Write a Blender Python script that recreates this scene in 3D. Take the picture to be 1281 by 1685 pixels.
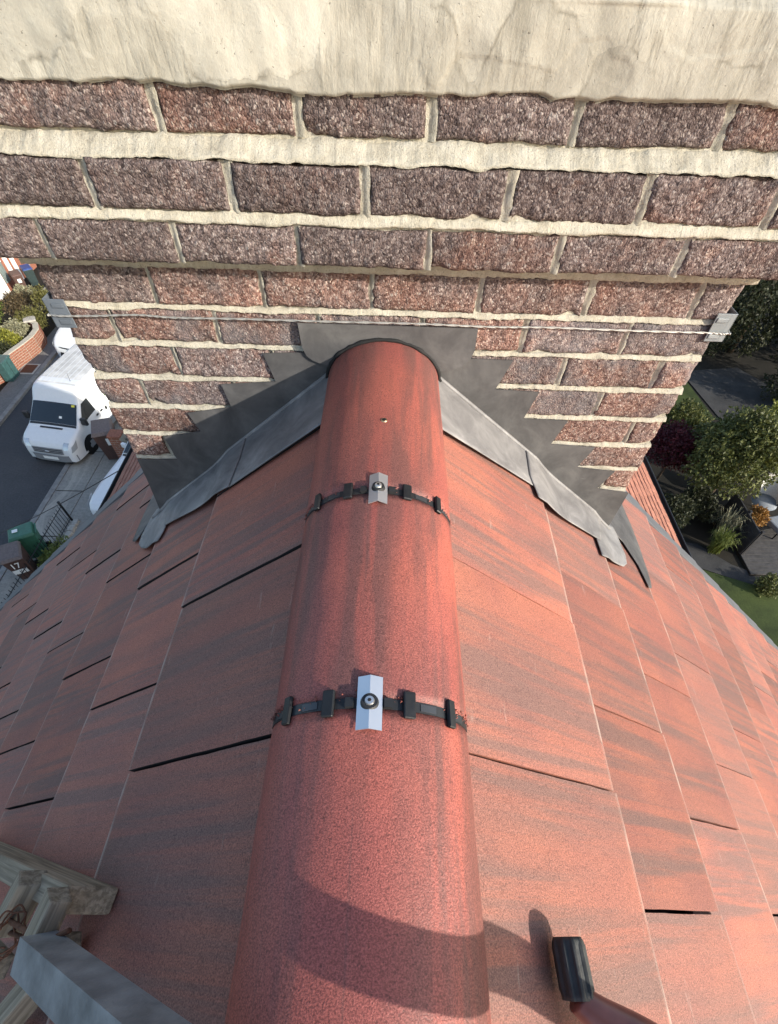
import bpy, bmesh, math, random
import numpy as np
from mathutils import Vector, Matrix

for o in list(bpy.data.objects): bpy.data.objects.remove(o, do_unlink=True)
SC = bpy.context.scene
COL = SC.collection
rad = math.radians

# ------------------------------------------------------------------ camera
CAM = np.array([0.0436, -1.0798, 0.4471])
def cam_axes(p, yaw, roll):
    f = np.array([math.sin(yaw)*math.cos(p), math.cos(yaw)*math.cos(p), -math.sin(p)])
    r = np.array([math.cos(yaw), -math.sin(yaw), 0.]); d = np.cross(f, r)
    c, s = math.cos(roll), math.sin(roll)
    return c*r+s*d, -s*r+c*d, f
cr, cd, cf = cam_axes(1.0032, 0.0203, -0.0383)
cdat = bpy.data.cameras.new('camera'); cam = bpy.data.objects.new('camera', cdat); COL.objects.link(cam)
cam.matrix_world = Matrix(((cr[0], -cd[0], -cf[0], CAM[0]), (cr[1], -cd[1], -cf[1], CAM[1]), (cr[2], -cd[2], -cf[2], CAM[2]), (0, 0, 0, 1)))
cdat.sensor_fit = 'HORIZONTAL'; cdat.sensor_width = 36; cdat.lens = 740.38/1281*36
cdat.shift_x = (640.5-644.05)/1281; cdat.shift_y = (1034.6-842.5)/1281
cdat.clip_start = 0.02; cdat.clip_end = 1500
SC.camera = cam

# ------------------------------------------------------------------ sky, sun, exposure
SUN = Vector((1.0, -0.66, 0.485)).normalized()
w = bpy.data.worlds.new('World'); SC.world = w; w.use_nodes = True
nt = w.node_tree; bg = nt.nodes['Background']
sky = nt.nodes.new('ShaderNodeTexSky'); sky.sky_type = 'NISHITA'; sky.sun_disc = False
sky.sun_elevation = math.asin(SUN.z); sky.sun_rotation = math.atan2(SUN.x, SUN.y)
sky.air_density = 1.0; sky.dust_density = 1.5; sky.ozone_density = 1.0
nt.links.new(sky.outputs[0], bg.inputs[0]); bg.inputs[1].default_value = 0.15
sd = bpy.data.lights.new('sun', 'SUN'); sd.energy = 3.5; sd.angle = rad(0.53); sd.color = (1.0, 0.93, 0.82)
so = bpy.data.objects.new('sun', sd); COL.objects.link(so)
so.rotation_euler = (-SUN).to_track_quat('-Z', 'Y').to_euler(); so.location = SUN*30
SC.view_settings.view_transform = 'Standard'; SC.view_settings.look = 'None'
SC.view_settings.exposure = 1.03; SC.view_settings.gamma = 1.0; SC.view_settings.use_curve_mapping = False
SC.render.engine = 'CYCLES'

# ------------------------------------------------------------------ noise (numpy)
def _h(i, j, s):
    n = np.sin(i*127.1+j*311.7+s*74.7)*43758.5453
    return n-np.floor(n)
def vn(x, y, s=0):
    x = np.asarray(x, float); y = np.asarray(y, float)
    i = np.floor(x); j = np.floor(y); u = x-i; v = y-j
    u = u*u*(3-2*u); v = v*v*(3-2*v)
    return ((_h(i, j, s)*(1-u)+_h(i+1, j, s)*u)*(1-v)+(_h(i, j+1, s)*(1-u)+_h(i+1, j+1, s)*u)*v)*2-1
def fbm(x, y, s=0, o=3):
    r = 0; a = 1.
    for k in range(o): r = r+a*vn(np.asarray(x)*2**k, np.asarray(y)*2**k, s+k*13); a *= .5
    return r

# ------------------------------------------------------------------ materials
class M:
    def __init__(s, name, rough=.8, spec=.3, metal=0.):
        s.m = bpy.data.materials.new(name); s.m.use_nodes = True; s.t = s.m.node_tree
        s.b = s.t.nodes['Principled BSDF']; s.b.inputs['Roughness'].default_value = rough
        s.b.inputs['Specular IOR Level'].default_value = spec; s.b.inputs['Metallic'].default_value = metal
    def n(s, k, **kw):
        nd = s.t.nodes.new(k)
        for a, v in kw.items(): setattr(nd, a, v)
        return nd
    def l(s, a, b): s.t.links.new(a, b)
    def coord(s, scale=(1, 1, 1), kind='Object', rnd=0., rot=(0, 0, 0)):
        c = s.n('ShaderNodeTexCoord'); mp = s.n('ShaderNodeMapping'); mp.inputs['Scale'].default_value = scale
        mp.inputs['Rotation'].default_value = rot
        s.l(c.outputs[kind], mp.inputs['Vector'])
        if rnd:
            oi = s.n('ShaderNodeObjectInfo'); mu = s.n('ShaderNodeMath', operation='MULTIPLY'); mu.inputs[1].default_value = rnd
            s.l(oi.outputs['Random'], mu.inputs[0]); s.l(mu.outputs[0], mp.inputs['Location'])
        return mp.outputs[0]
    def noise(s, v, scale, detail=4, rough=.55, dist=0.):
        nd = s.n('ShaderNodeTexNoise'); nd.inputs['Scale'].default_value = scale; nd.inputs['Detail'].default_value = detail
        nd.inputs['Roughness'].default_value = rough; nd.inputs['Distortion'].default_value = dist; s.l(v, nd.inputs['Vector']); return nd.outputs['Fac']
    def voro(s, v, scale, out='Color', feature='F1'):
        nd = s.n('ShaderNodeTexVoronoi'); nd.feature = feature; nd.inputs['Scale'].default_value = scale; s.l(v, nd.inputs['Vector']); return nd.outputs[out]
    def ramp(s, v, *stops, mode='LINEAR'):
        nd = s.n('ShaderNodeValToRGB'); e = nd.color_ramp.elements; nd.color_ramp.interpolation = mode
        while len(e) < len(stops): e.new(.5)
        for el, (p, c) in zip(e, stops):
            el.position = p; el.color = (c, c, c, 1) if isinstance(c, (int, float)) else (*c, 1)
        s.l(v, nd.inputs[0]); return nd.outputs[0]
    def mix(s, f, a, b, mode='MIX'):
        nd = s.n('ShaderNodeMix', data_type='RGBA', blend_type=mode)
        for sock, v in ((0, f), (6, a), (7, b)):
            if isinstance(v, (int, float)): nd.inputs[sock].default_value = v
            elif isinstance(v, tuple): nd.inputs[sock].default_value = (*v, 1)
            else: s.l(v, nd.inputs[sock])
        return nd.outputs[2]
    def math(s, op, a, b=0.):
        nd = s.n('ShaderNodeMath', operation=op)
        for i, v in ((0, a), (1, b)):
            if isinstance(v, (int, float)): nd.inputs[i].default_value = v
            else: s.l(v, nd.inputs[i])
        return nd.outputs[0]
    def base(s, c):
        if isinstance(c, tuple): s.b.inputs['Base Color'].default_value = (*c, 1)
        else: s.l(c, s.b.inputs['Base Color'])
        return s
    def rough(s, v): s.l(v, s.b.inputs['Roughness']); return s
    def bump(s, h, strength=.5, dist=.002):
        nd = s.n('ShaderNodeBump'); nd.inputs['Strength'].default_value = strength; nd.inputs['Distance'].default_value = dist
        s.l(h, nd.inputs['Height'])
        if s.b.inputs['Normal'].is_linked: s.l(s.b.inputs['Normal'].links[0].from_socket, nd.inputs['Normal'])
        s.l(nd.outputs[0], s.b.inputs['Normal']); return s

MAT = {}
def simple(name, c, rough=.6, spec=.3, metal=0., var=.25, scale=12., bump=0., bscale=80.):
    m = M(name, rough, spec, metal); v = m.coord(rnd=9.)
    n = m.noise(v, scale, 5)
    a = tuple(x*(1-var) for x in c); b = tuple(min(1, x*(1+var)) for x in c)
    m.base(m.ramp(n, (.3, a), (.7, b)))
    if bump: m.bump(m.noise(v, bscale, 4), bump, .003)
    MAT[name] = m.m; return m.m

def m_brick():
    m = M('rough_faced_brick', .9, .2)
    v = m.coord(rnd=37.)
    oi = m.n('ShaderNodeObjectInfo'); sp = m.n('ShaderNodeSeparateColor'); m.l(oi.outputs['Color'], sp.inputs[0])
    worn = m.n('ShaderNodeMath', operation='SUBTRACT'); worn.inputs[0].default_value = 1.; m.l(oi.outputs['Alpha'], worn.inputs[1])   # smooth, weathered face
    h1 = m.noise(v, 420., 2, .6); big = m.noise(v, 14., 4, .6)
    wn = m.n('ShaderNodeTexNoise'); wn.inputs['Scale'].default_value = 160.; wn.inputs['Detail'].default_value = 2.; m.l(v, wn.inputs['Vector'])
    wv = m.mix(.006, v, wn.outputs['Color'], 'ADD')
    vo = m.n('ShaderNodeTexVoronoi'); vo.inputs['Scale'].default_value = 270.; m.l(wv, vo.inputs['Vector'])
    gs = m.n('ShaderNodeSeparateColor'); m.l(vo.outputs['Color'], gs.inputs[0])
    dome = m.math('SUBTRACT', 1., vo.outputs['Distance'])
    h = m.math('ADD', m.math('ADD', m.math('MULTIPLY', dome, .40), m.math('MULTIPLY', h1, .35)), m.math('MULTIPLY', gs.outputs[1], .25))
    g = m.math('ADD', m.math('MULTIPLY', gs.outputs[0], .62), m.math('MULTIPLY', h, .38))
    purple = m.ramp(g, (.12, (.038, .027, .026)), (.40, (.122, .091, .085)), (.66, (.185, .144, .134)), (.84, (.31, .262, .24)))
    red = m.ramp(g, (.12, (.060, .029, .023)), (.40, (.178, .100, .081)), (.66, (.262, .163, .132)), (.84, (.40, .31, .26)))
    f = m.math('ADD', sp.outputs[0], m.math('MULTIPLY', m.math('SUBTRACT', big, .5), 2.0))
    f = m.ramp(f, (.28, 0.), (.85, 1.))
    c = m.mix(f, purple, red)
    wf = m.math('MULTIPLY', worn.outputs[0], m.ramp(big, (.38, 0.), (.52, 1.)))
    c = m.mix(wf, c, m.ramp(h1, (.3, (.19, .078, .062)), (.7, (.32, .165, .135))))
    stone = m.voro(v, 120.); ss = m.n('ShaderNodeSeparateColor'); m.l(stone, ss.inputs[0])
    st = m.math('MULTIPLY', m.ramp(ss.outputs[0], (.93, 0.), (.95, 1.)), m.ramp(m.voro(v, 120., 'Distance'), (.25, 1.), (.4, 0.)))
    c = m.mix(m.math('MULTIPLY', st, .6), c, (.40, .36, .33))
    sm = m.ramp(m.math('MULTIPLY', m.noise(v, 9., 3), sp.outputs[2]), (.34, 0.), (.44, 1.))
    c = m.mix(m.math('MULTIPLY', sm, .55), c, (.14, .135, .14))
    lime = m.ramp(m.noise(m.coord(rnd=11.), 26., 5, .75), (.62, 0.), (.78, .5))
    c = m.mix(lime, c, (.40, .37, .34))
    c = m.mix(.7, c, m.ramp(m.noise(m.coord(rnd=71.), 6., 3, .6), (.3, .62), (.7, 1.25)), 'MULTIPLY')
    cb = m.n('ShaderNodeCombineColor'); [m.l(sp.outputs[1], cb.inputs[i]) for i in range(3)]
    c = m.mix(1., c, cb.outputs[0], 'MULTIPLY')
    m.base(c)
    bmp = m.n('ShaderNodeBump'); bmp.inputs['Distance'].default_value = .0058
    m.l(m.math('SUBTRACT', 1., m.math('MULTIPLY', wf, .5)), bmp.inputs['Strength']); m.l(h, bmp.inputs['Height']); m.l(bmp.outputs[0], m.b.inputs['Normal'])
    MAT['brick'] = m.m
def m_mortar():
    m = M('lime_mortar', .94, .15)
    v = m.coord(); v2 = m.coord((140, 20, 12), rot=(0, .35, 0))
    n = m.noise(v, 26., 6, .7)
    c = m.ramp(n, (.26, (.22, .20, .16)), (.42, (.37, .34, .27)), (.58, (.44, .41, .335)), (.75, (.495, .47, .40)))
    st = m.noise(v2, 1., 3)
    c = m.mix(m.ramp(st, (.52, 0.), (.72, .45)), c, (.25, .23, .185))
    spk = m.noise(v, 330., 3, .7)
    c = m.mix(m.ramp(spk, (.30, .75), (.42, 0.)), c, (.13, .115, .09))
    m.base(c); m.bump(spk, .7, .0022); m.bump(st, .4, .002); m.bump(n, .6, .005)
    MAT['mortar'] = m.m
def m_render():
    m = M('trowelled_cement_render', .9, .2)
    v = m.coord(); v2 = m.coord((80, 10, 16), rot=(0, .22, 0))
    warp = m.n('ShaderNodeTexNoise'); warp.inputs['Scale'].default_value = 9.; warp.inputs['Detail'].default_value = 5.; m.l(v, warp.inputs['Vector'])
    wv = m.mix(.10, v, warp.outputs['Color'], 'ADD')
    cell = m.voro(wv, 5.5); cs = m.n('ShaderNodeSeparateColor'); m.l(cell, cs.inputs[0])
    lap = m.voro(wv, 5.5, 'Distance', 'DISTANCE_TO_EDGE')
    n = m.noise(v, 11., 6, .7, .3)
    c = m.ramp(n, (.25, (.23, .215, .175)), (.45, (.335, .315, .262)), (.6, (.40, .38, .32)), (.8, (.47, .455, .395)))
    c = m.mix(.55, c, m.ramp(cs.outputs[0], (0., .72), (1., 1.22)), 'MULTIPLY')
    st = m.noise(v2, 1., 4, .6); stm = m.math('MULTIPLY', m.ramp(st, (.48, 0.), (.70, .65)), m.ramp(cs.outputs[1], (.35, 0.), (.6, 1.)))
    c = m.mix(stm, c, (.21, .195, .155))
    edge = m.math('MULTIPLY', m.ramp(lap, (.0, 1.), (.02, 0.)), m.ramp(m.noise(v, 17., 4, .7), (.48, 0.), (.6, .7)))
    c = m.mix(edge, c, (.17, .155, .12))
    pit = m.ramp(m.noise(v, 170., 3, .75), (.27, 1.), (.35, 0.))
    c = m.mix(m.math('MULTIPLY', pit, .7), c, (.13, .115, .09))
    m.base(c); m.bump(m.noise(v, 260., 4, .7), .5, .0014); m.bump(stm, .35, -.002); m.bump(n, .45, .005); m.bump(cs.outputs[2], .5, .003); m.bump(pit, .5, -.002)
    MAT['render'] = m.m
def m_tile(name, along_x, red, dark, pale):
    m = M(name, .62 if along_x else .5, .35)
    v = m.coord(rnd=53.)
    sv = m.coord((2.0, 44, 3) if along_x else (30, 2.0, 30), rnd=31.)
    sv2 = m.coord((1.2, 9, 2) if along_x else (9, 1.2, 9), rnd=17.)
    st = m.noise(sv, 1., 4, .6, .3); st2 = m.noise(sv2, 1., 3, .5, .4)
    oi = m.n('ShaderNodeObjectInfo')
    c = m.mix(m.ramp(m.noise(v, 5., 3), (.35, 0.), (.65, 1.)), red, tuple(x*k for x, k in zip(red, (.78, .80, .92))))
    f = m.math('MULTIPLY', m.ramp(st, (.40, 0.), (.56, 1.)), m.ramp(st2, (.38, .12), (.52, 1.)))
    if not along_x:
        th = m.noise(m.coord((85, 1.3, 85), rnd=41.), 1., 3, .6); f = m.math('MAXIMUM', f, m.ramp(th, (.62, 0.), (.72, .6)))
    c = m.mix(m.math('MULTIPLY', f, .66), c, dark)
    if along_x:
        dk = m.ramp(oi.outputs['Random'], (.0, 0.), (.3, .1), (.55, .45), (.8, .8), (1., 1.))
        c = m.mix(m.math('MULTIPLY', dk, m.ramp(st2, (.3, .15), (.6, .55))), c, tuple(x*.8+y*.32 for x, y in zip(dark, red)))
    gr = m.noise(v, 560., 2, .7)
    c = m.mix(.9, c, m.ramp(gr, (.30, .42), (.5, .98), (.70, 1.6)), 'MULTIPLY')
    lg = m.voro(v, 430.); ls = m.n('ShaderNodeSeparateColor'); m.l(lg, ls.inputs[0])
    c = m.mix(m.ramp(ls.outputs[1], (.93, 0.), (.96, .3)), c, tuple(x*.35 for x in dark))
    m.l(c, m.b.inputs['Base Color'])
    if along_x:   # worn pale arris near the tail of the tile
        tc = m.n('ShaderNodeTexCoord'); sx = m.n('ShaderNodeSeparateXYZ'); m.l(tc.outputs['Object'], sx.inputs[0])
        edge = m.ramp(sx.outputs[0], (.368, 0.), (.374, 1.))
        wv = m.coord((30, 14, 30), rnd=23.)
        c = m.mix(1., c, m.ramp(m.math('FRACT', m.math('MULTIPLY', oi.outputs['Random'], 37.7)), (0., .78), (1., 1.16)), 'MULTIPLY')
        wear = m.math('MULTIPLY', edge, m.ramp(m.noise(wv, 1., 4, .6), (.44, .22), (.62, .65)))
        sc = m.ramp(m.noise(m.coord((60, 9, 9), rnd=7., rot=(0, 0, .2)), 1., 4, .7), (.66, 0.), (.76, .35))
        c = m.mix(m.math('MAXIMUM', wear, sc), c, pale)
    else:
        wv = m.coord((70, 8, 70), rnd=23.)
        c = m.mix(m.ramp(m.noise(wv, 1., 5, .75), (.70, 0.), (.8, .45)), c, pale)
    m.base(c)
    m.bump(gr, .5, .0018 if along_x else .0014)
    MAT[name] = m.m
def m_lead(name, k):
    m = M(name, .6, .35, .1)
    v = m.coord(); n = m.noise(v, 9., 5, .65, .6)
    c = m.ramp(n, *[(p, tuple(x*k for x in q)) for p, q in ((.3, (.062, .060, .060)), (.5, (.10, .097, .096)), (.66, (.14, .136, .133)), (.8, (.21, .205, .20)))])
    sc = m.ramp(m.noise(m.coord((6, 90, 60), rot=(.3, .6, .4)), 1., 4, .7), (.70, 0.), (.78, .5))
    c = m.mix(sc, c, (.30, .30, .31)); m.base(c)
    m.rough(m.ramp(n, (.3, .68), (.7, .5)))
    m.bump(m.noise(v, 14., 3), .5, .006); m.bump(m.noise(v, 90., 3), .25, .001)
    MAT[name] = m.m
def m_wood():
    m = M('weathered_timber', .8, .25)
    v = m.coord((5, 60, 60)); v1 = m.coord((3, 160, 160))
    n = m.noise(v, 1., 4, .6, .8); n1 = m.noise(v1, 1., 3, .6, .3)
    c = m.ramp(n, (.3, (.15, .12, .08)), (.5, (.27, .22, .155)), (.7, (.37, .31, .23)))
    c = m.mix(m.ramp(n1, (.46, 0.), (.60, .55)), c, (.10, .078, .055)); m.base(c); m.bump(n1, .6, .002); m.bump(n, .4, .002)
    MAT['timber'] = m.m
def m_leaf(name, dark, light, spec=.3):
    m = M(name, .55, spec); g = m.n('ShaderNodeNewGeometry')
    v = m.coord(); n = m.noise(v, 2.2, 3); rp = g.outputs['Random Per Island']
    c = m.mix(m.math('ADD', m.math('MULTIPLY', rp, .6), m.math('MULTIPLY', n, .4)), dark, light)
    m.base(c)
    tr = m.n('ShaderNodeBsdfTranslucent'); m.l(c, tr.inputs[0]); mx = m.n('ShaderNodeMixShader'); mx.inputs[0].default_value = .25
    out = m.t.nodes['Material Output']; m.l(m.b.outputs[0], mx.inputs[1]); m.l(tr.outputs[0], mx.inputs[2]); m.l(mx.outputs[0], out.inputs[0])
    MAT[name] = m.m
def m_ground(name, a, b, scale, rough=.9, bump=.4, spots=None):
    m = M(name, rough, .25); v = m.coord(); n = m.noise(v, scale, 6, .65); n2 = m.noise(v, scale*25, 4, .7)
    c = m.mix(m.ramp(n, (.35, 0.), (.68, 1.)), a, b)
    c = m.mix(.5, c, m.ramp(n2, (.3, .55), (.7, 1.4)), 'MULTIPLY')
    if spots: c = m.mix(m.ramp(m.noise(m.coord((1, .35, 1)), 1.1, 5, .7, 1.), (.56, 0.), (.66, .6)), c, spots)
    m.base(c); m.bump(n2, bump, .01); MAT[name] = m.m

m_brick(); m_mortar(); m_render(); m_lead('lead', .85); m_lead('lead_apron', 1.9); m_wood()
m_tile('tile', True, (.352, .124, .081), (.118, .090, .081), (.47, .39, .325))
m_tile('ridge', False, (.345, .098, .070), (.105, .060, .053), (.48, .36, .30))
simple('aluminium', (.62, .63, .64), .38, .5, .85, .06)
simple('galvanised', (.23, .235, .235), .5, .5, .3, .35, 22., .4)
simple('steel_wire', (.42, .41, .38), .5, .5, .6, .15, 60.)
simple('strap_plastic', (.035, .038, .042), .4, .5, 0, .2); simple('black_plastic', (.02, .021, .022), .48, .4, 0, .2)
simple('rubber', (.012, .013, .014), .5, .4, 0, .3, 40., .25); simple('grip_rubber', (.034, .036, .034), .6, .4, 0, .35, 60., .3)
simple('bitumen', (.012, .012, .012), .7, .3)
simple('corner_blue', (.12, .14, .165), .5, .4, .2, .12); simple('corner_grey', (.24, .26, .27), .5, .4, .3, .12); simple('screw', (.42, .34, .22), .35, .5, .9, .2)
simple('screw_steel', (.7, .7, .68), .3, .5, .9, .1)
simple('slate_plastic', (.105, .108, .115), .55, .4, 0, .12)
simple('red_paint', (.17, .062, .047), .35, .5, 0, .3, 25., .1)
simple('rust', (.13, .062, .038), .8, .2, .2, .4, 50., .4)
simple('old_clay', (.28, .125, .088), .85, .2, 0, .35, 14., .5)
simple('moss', (.07, .065, .05), .95, .1, 0, .4, 50., .5)
simple('underlay_and_joint_shade', (.03, .028, .028), .9, .1)
simple('gutter', (.014, .015, .016), .4, .5)
m_ground('asphalt', (.048, .050, .053), (.066, .067, .068), .7, .85, .25)
m_ground('asphalt_pale', (.12, .118, .112), (.17, .165, .155), .6, .9, .3, (.09, .085, .08))
m_ground('concrete', (.22, .205, .18), (.31, .29, .25), .55, .9, .3, (.40, .37, .31))
m_ground('soil', (.011, .010, .007), (.022, .019, .014), .8, .95, .6)
m_ground('grass', (.022, .034, .008), (.055, .075, .018), .9, .9, .8)
m_ground('patio_stone', (.026, .026, .026), (.055, .054, .052), 1.2, .85, .3)
simple('kerb_stone', (.22, .21, .195), .9, .2, 0, .2, 6., .3, 40.)
simple('deck_wood', (.055, .052, .05), .75, .3, 0, .3, 9.)
simple('dark_fence', (.028, .028, .030), .7, .3, 0, .3)
simple('van_white', (.64, .65, .645), .28, .5, 0, .03)
simple('van_roof_dirt', (.52, .51, .48), .6, .3, 0, .25, 3.)
simple('glass', (.012, .017, .02), .04, .8, 0, .1)
simple('grey_bumper', (.20, .205, .21), .5, .4, 0, .08)
simple('tyre', (.012, .012, .012), .8, .2)
simple('lamp', (.55, .57, .58), .12, .8, .4, .15, 40.)
simple('plate_white', (.72, .72, .68), .4, .4, 0, .05)
simple('decal_green', (.10, .26, .05), .4); simple('decal_red', (.55, .05, .04), .4); simple('sticker', (.72, .62, .08), .5)
simple('bin_green', (.035, .12, .075), .5, .4, 0, .15); simple('bin_brown', (.075, .042, .034), .55, .4, 0, .15)
simple('bin_brown_lid', (.13, .10, .09), .6, .3, 0, .2, 20.); simple('bin_blue', (.02, .045, .16), .5, .4)
simple('bin_dark', (.02, .035, .035), .5, .4)
simple('cabinet', (.035, .085, .082), .5, .4); simple('facing_brick', (.24, .10, .065), .9, .2, 0, .35, 30., .4)
simple('coping', (.36, .34, .30), .85, .2, 0, .2); simple('white_render', (.78, .77, .73), .8, .2, 0, .06, 4.)
simple('window_grey', (.16, .19, .18), .2, .6); simple('rattan', (.42, .41, .38), .7, .3, 0, .3, 60., .5)
simple('grey_cushion', (.20, .22, .24), .9, .2, 0, .12); simple('black_iron', (.012, .013, .014), .5, .4)
simple('bark', (.07, .05, .035), .9, .2, 0, .35, 30., .6); simple('stem', (.05, .05, .025), .8)
m_leaf('leaf_green', (.030, .042, .012), (.15, .16, .045)); m_leaf('leaf_yellow', (.09, .10, .016), (.34, .33, .05))
m_leaf('leaf_hedge', (.014, .018, .009), (.055, .062, .026)); m_leaf('leaf_red', (.028, .006, .009), (.12, .018, .028))
m_leaf('leaf_olive', (.05, .05, .014), (.20, .19, .06)); m_leaf('leaf_pale', (.14, .14, .08), (.42, .40, .26)); m_leaf('leaf_grass', (.05, .07, .015), (.20, .24, .06))
m_leaf('leaf_orange', (.14, .06, .012), (.40, .22, .06)); m_leaf('leaf_brown', (.05, .035, .02), (.16, .12, .06))

# ------------------------------------------------------------------ object helpers
def mesh(name, v, f, smooth=False):
    me = bpy.data.meshes.new(name); me.from_pydata([tuple(map(float, p)) for p in v], [], [tuple(int(i) for i in q) for q in f]); me.update()
    if smooth: me.polygons.foreach_set('use_smooth', [True]*len(me.polygons))
    return me
def obj(name, me, mat=None, parent=None, loc=None, rot=None):
    o = bpy.data.objects.new(name, me); COL.objects.link(o)
    if mat and not me.materials: me.materials.append(MAT[mat])
    if parent: o.parent = parent
    if loc is not None: o.location = loc
    if rot is not None: o.rotation_euler = rot
    return o
def tag(o, label=None, cat=None, group=None, kind=None):
    for k, v in (('label', label), ('category', cat), ('group', group), ('kind', kind)):
        if v: o[k] = v
    return o
def thing(name, label, cat, loc=(0, 0, 0), rz=0., group=None):
    o = bpy.data.objects.new(name, None); COL.objects.link(o); o.location = loc; o.rotation_euler = (0, 0, rz); o.empty_display_size = .1
    return tag(o, label, cat, group)
def boxg(x0, x1, y0, y1, z0, z1):
    v = [(x, y, z) for z in (z0, z1) for y in (y0, y1) for x in (x0, x1)]
    return v, [(0, 2, 3, 1), (4, 5, 7, 6), (0, 1, 5, 4), (2, 6, 7, 3), (0, 4, 6, 2), (1, 3, 7, 5)]
def joinv(*parts):
    V, F = [], []
    for v, f in parts:
        n = len(V); V += list(v); F += [tuple(i+n for i in q) for q in f]
    return V, F
def bevel(me, wd, seg=2):
    bm = bmesh.new(); bm.from_mesh(me); bmesh.ops.bevel(bm, geom=bm.edges[:]+bm.verts[:], offset=wd, segments=seg, affect='EDGES', profile=.6)
    bm.to_mesh(me); bm.free(); return me
def bbox(name, b, mat, parent=None, bev=0., loc=None, rot=None):
    me = mesh(name, *boxg(*b))
    if bev: bevel(me, bev)
    return obj(name, me, mat, parent, loc, rot)
def grid(fn, nu, nv, flip=False):
    V = [fn(i/(nu-1), j/(nv-1)) for j in range(nv) for i in range(nu)]
    F = [(j*nu+i, j*nu+i+1, (j+1)*nu+i+1, (j+1)*nu+i) for j in range(nv-1) for i in range(nu-1)]
    if flip: F = [q[::-1] for q in F]
    return V, F
def tube(path, r, n=10, caps=True, closed=False):
    P = [Vector(p) for p in path]; V = []; F = []; m = len(P)
    rs = r if hasattr(r, '__len__') else [r]*m
    up = None
    for i, p in enumerate(P):
        a = P[max(i-1, 0)]; b = P[min(i+1, m-1)]; d = (b-a).normalized()
        if up is None: up = d.orthogonal().normalized()
        s = d.cross(up)
        s = s.normalized() if s.length > 1e-6 else d.orthogonal().normalized()
        up = s.cross(d).normalized()
        for k in range(n):
            t = 2*math.pi*k/n; V.append(p+(s*math.cos(t)+up*math.sin(t))*rs[i])
    for i in range(m-1):
        for k in range(n): F.append((i*n+k, i*n+(k+1) % n, (i+1)*n+(k+1) % n, (i+1)*n+k))
    if caps: F += [tuple(range(n))[::-1], tuple((m-1)*n+k for k in range(n))]
    return V, F
def spline(pts, n=8):
    P = [Vector(p) for p in pts]; P = [P[0]*2-P[1]]+P+[P[-1]*2-P[-2]]; out = []
    for i in range(1, len(P)-2):
        for k in range(n):
            t = k/n; a, b, c, d = P[i-1:i+3]
            out.append(.5*((2*b)+(c-a)*t+(2*a-5*b+4*c-d)*t*t+(3*b-a-3*c+d)*t**3))
    return out+[P[-2]]
def slab(poly, th, to_world, nrm):
    """polygon (u,v) list -> solid sheet; to_world maps (u,v,h) to a point, h along nrm"""
    n = len(poly); V = [to_world(u, v, th) for u, v in poly]+[to_world(u, v, 0) for u, v in poly]
    F = [tuple(range(n)), tuple(range(2*n-1, n-1, -1))]+[(i, n+i, n+(i+1) % n, (i+1) % n) for i in range(n)]
    me = mesh('sheet', V, F); bm = bmesh.new(); bm.from_mesh(me); bmesh.ops.recalc_face_normals(bm, faces=bm.faces[:])
    bmesh.ops.triangulate(bm, faces=[f for f in bm.faces if len(f.verts) > 4]); bm.to_mesh(me); bm.free(); return me

# ================================================================== THE SETTING
G = -9.05
def sheet(name, poly, z, mat, kind='structure'):
    me = mesh(name, [(x, y, 0) for x, y in poly], [tuple(range(len(poly)))])
    return tag(obj(name, me, mat, None, (0, 0, z)), kind=kind)
sheet('ground', [(-260, -260), (260, -260), (260, 320), (-260, 320)], G-.02, 'soil')
sheet('road', [(-13.25, -60), (-10.25, -60), (-10.25, 120), (-13.25, 120)], G, 'asphalt')
sheet('lit_road_patch', [(-13.25, 15.55), (-10.25, 15.55), (-10.25, 120), (-13.25, 120)], G+.004, 'asphalt_pale').name = 'lit_road_strip'  # paler asphalt paints sunlight onto the far stretch of road
def raised(name, x0, x1, y0, y1, h, mat):
    me = mesh(name, *boxg(x0, x1, y0, y1, -.3, h)); return tag(obj(name, me, mat, None, (0, 0, G)), kind='structure')
raised('pavement', -10.05, -9.22, -60, 120, .06, 'concrete')
pav = raised('forecourt', -9.20, -4.2, 7.6, 40, .055, 'concrete')
raised('pavement_opposite', -14.15, -13.45, -60, 120, .06, 'asphalt_pale')
raised('front_path', -16.2, -15.5, 17.2, 24, .05, 'concrete')
def kerb_line(name, x0, x1, lab):
    t = tag(obj(name, mesh(name, *boxg(x0, x1, -60, 120, -.3, .02)), 'concrete', None, (0, 0, G)), kind='structure')
    me = bevel(mesh('kerb_stone', *boxg(x0-.002, x1+.002, 0, .905, -.05, .075)), .012)
    for i in range(22): obj('kerb_stone', me, 'kerb_stone', t, (0, 4+i*.912, 0))
kerb_line('kerb', -10.23, -10.07, 1); kerb_line('kerb_opposite', -13.44, -13.28, 2)
# joints between the forecourt slabs
for y in (7.75, 9.62, 11.5, 13.4):
    sheet('slab_joint', [(-10.04, y), (-9.23, y), (-9.23, y+.03), (-10.04, y+.03)], G+.064, 'soil')
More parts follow.
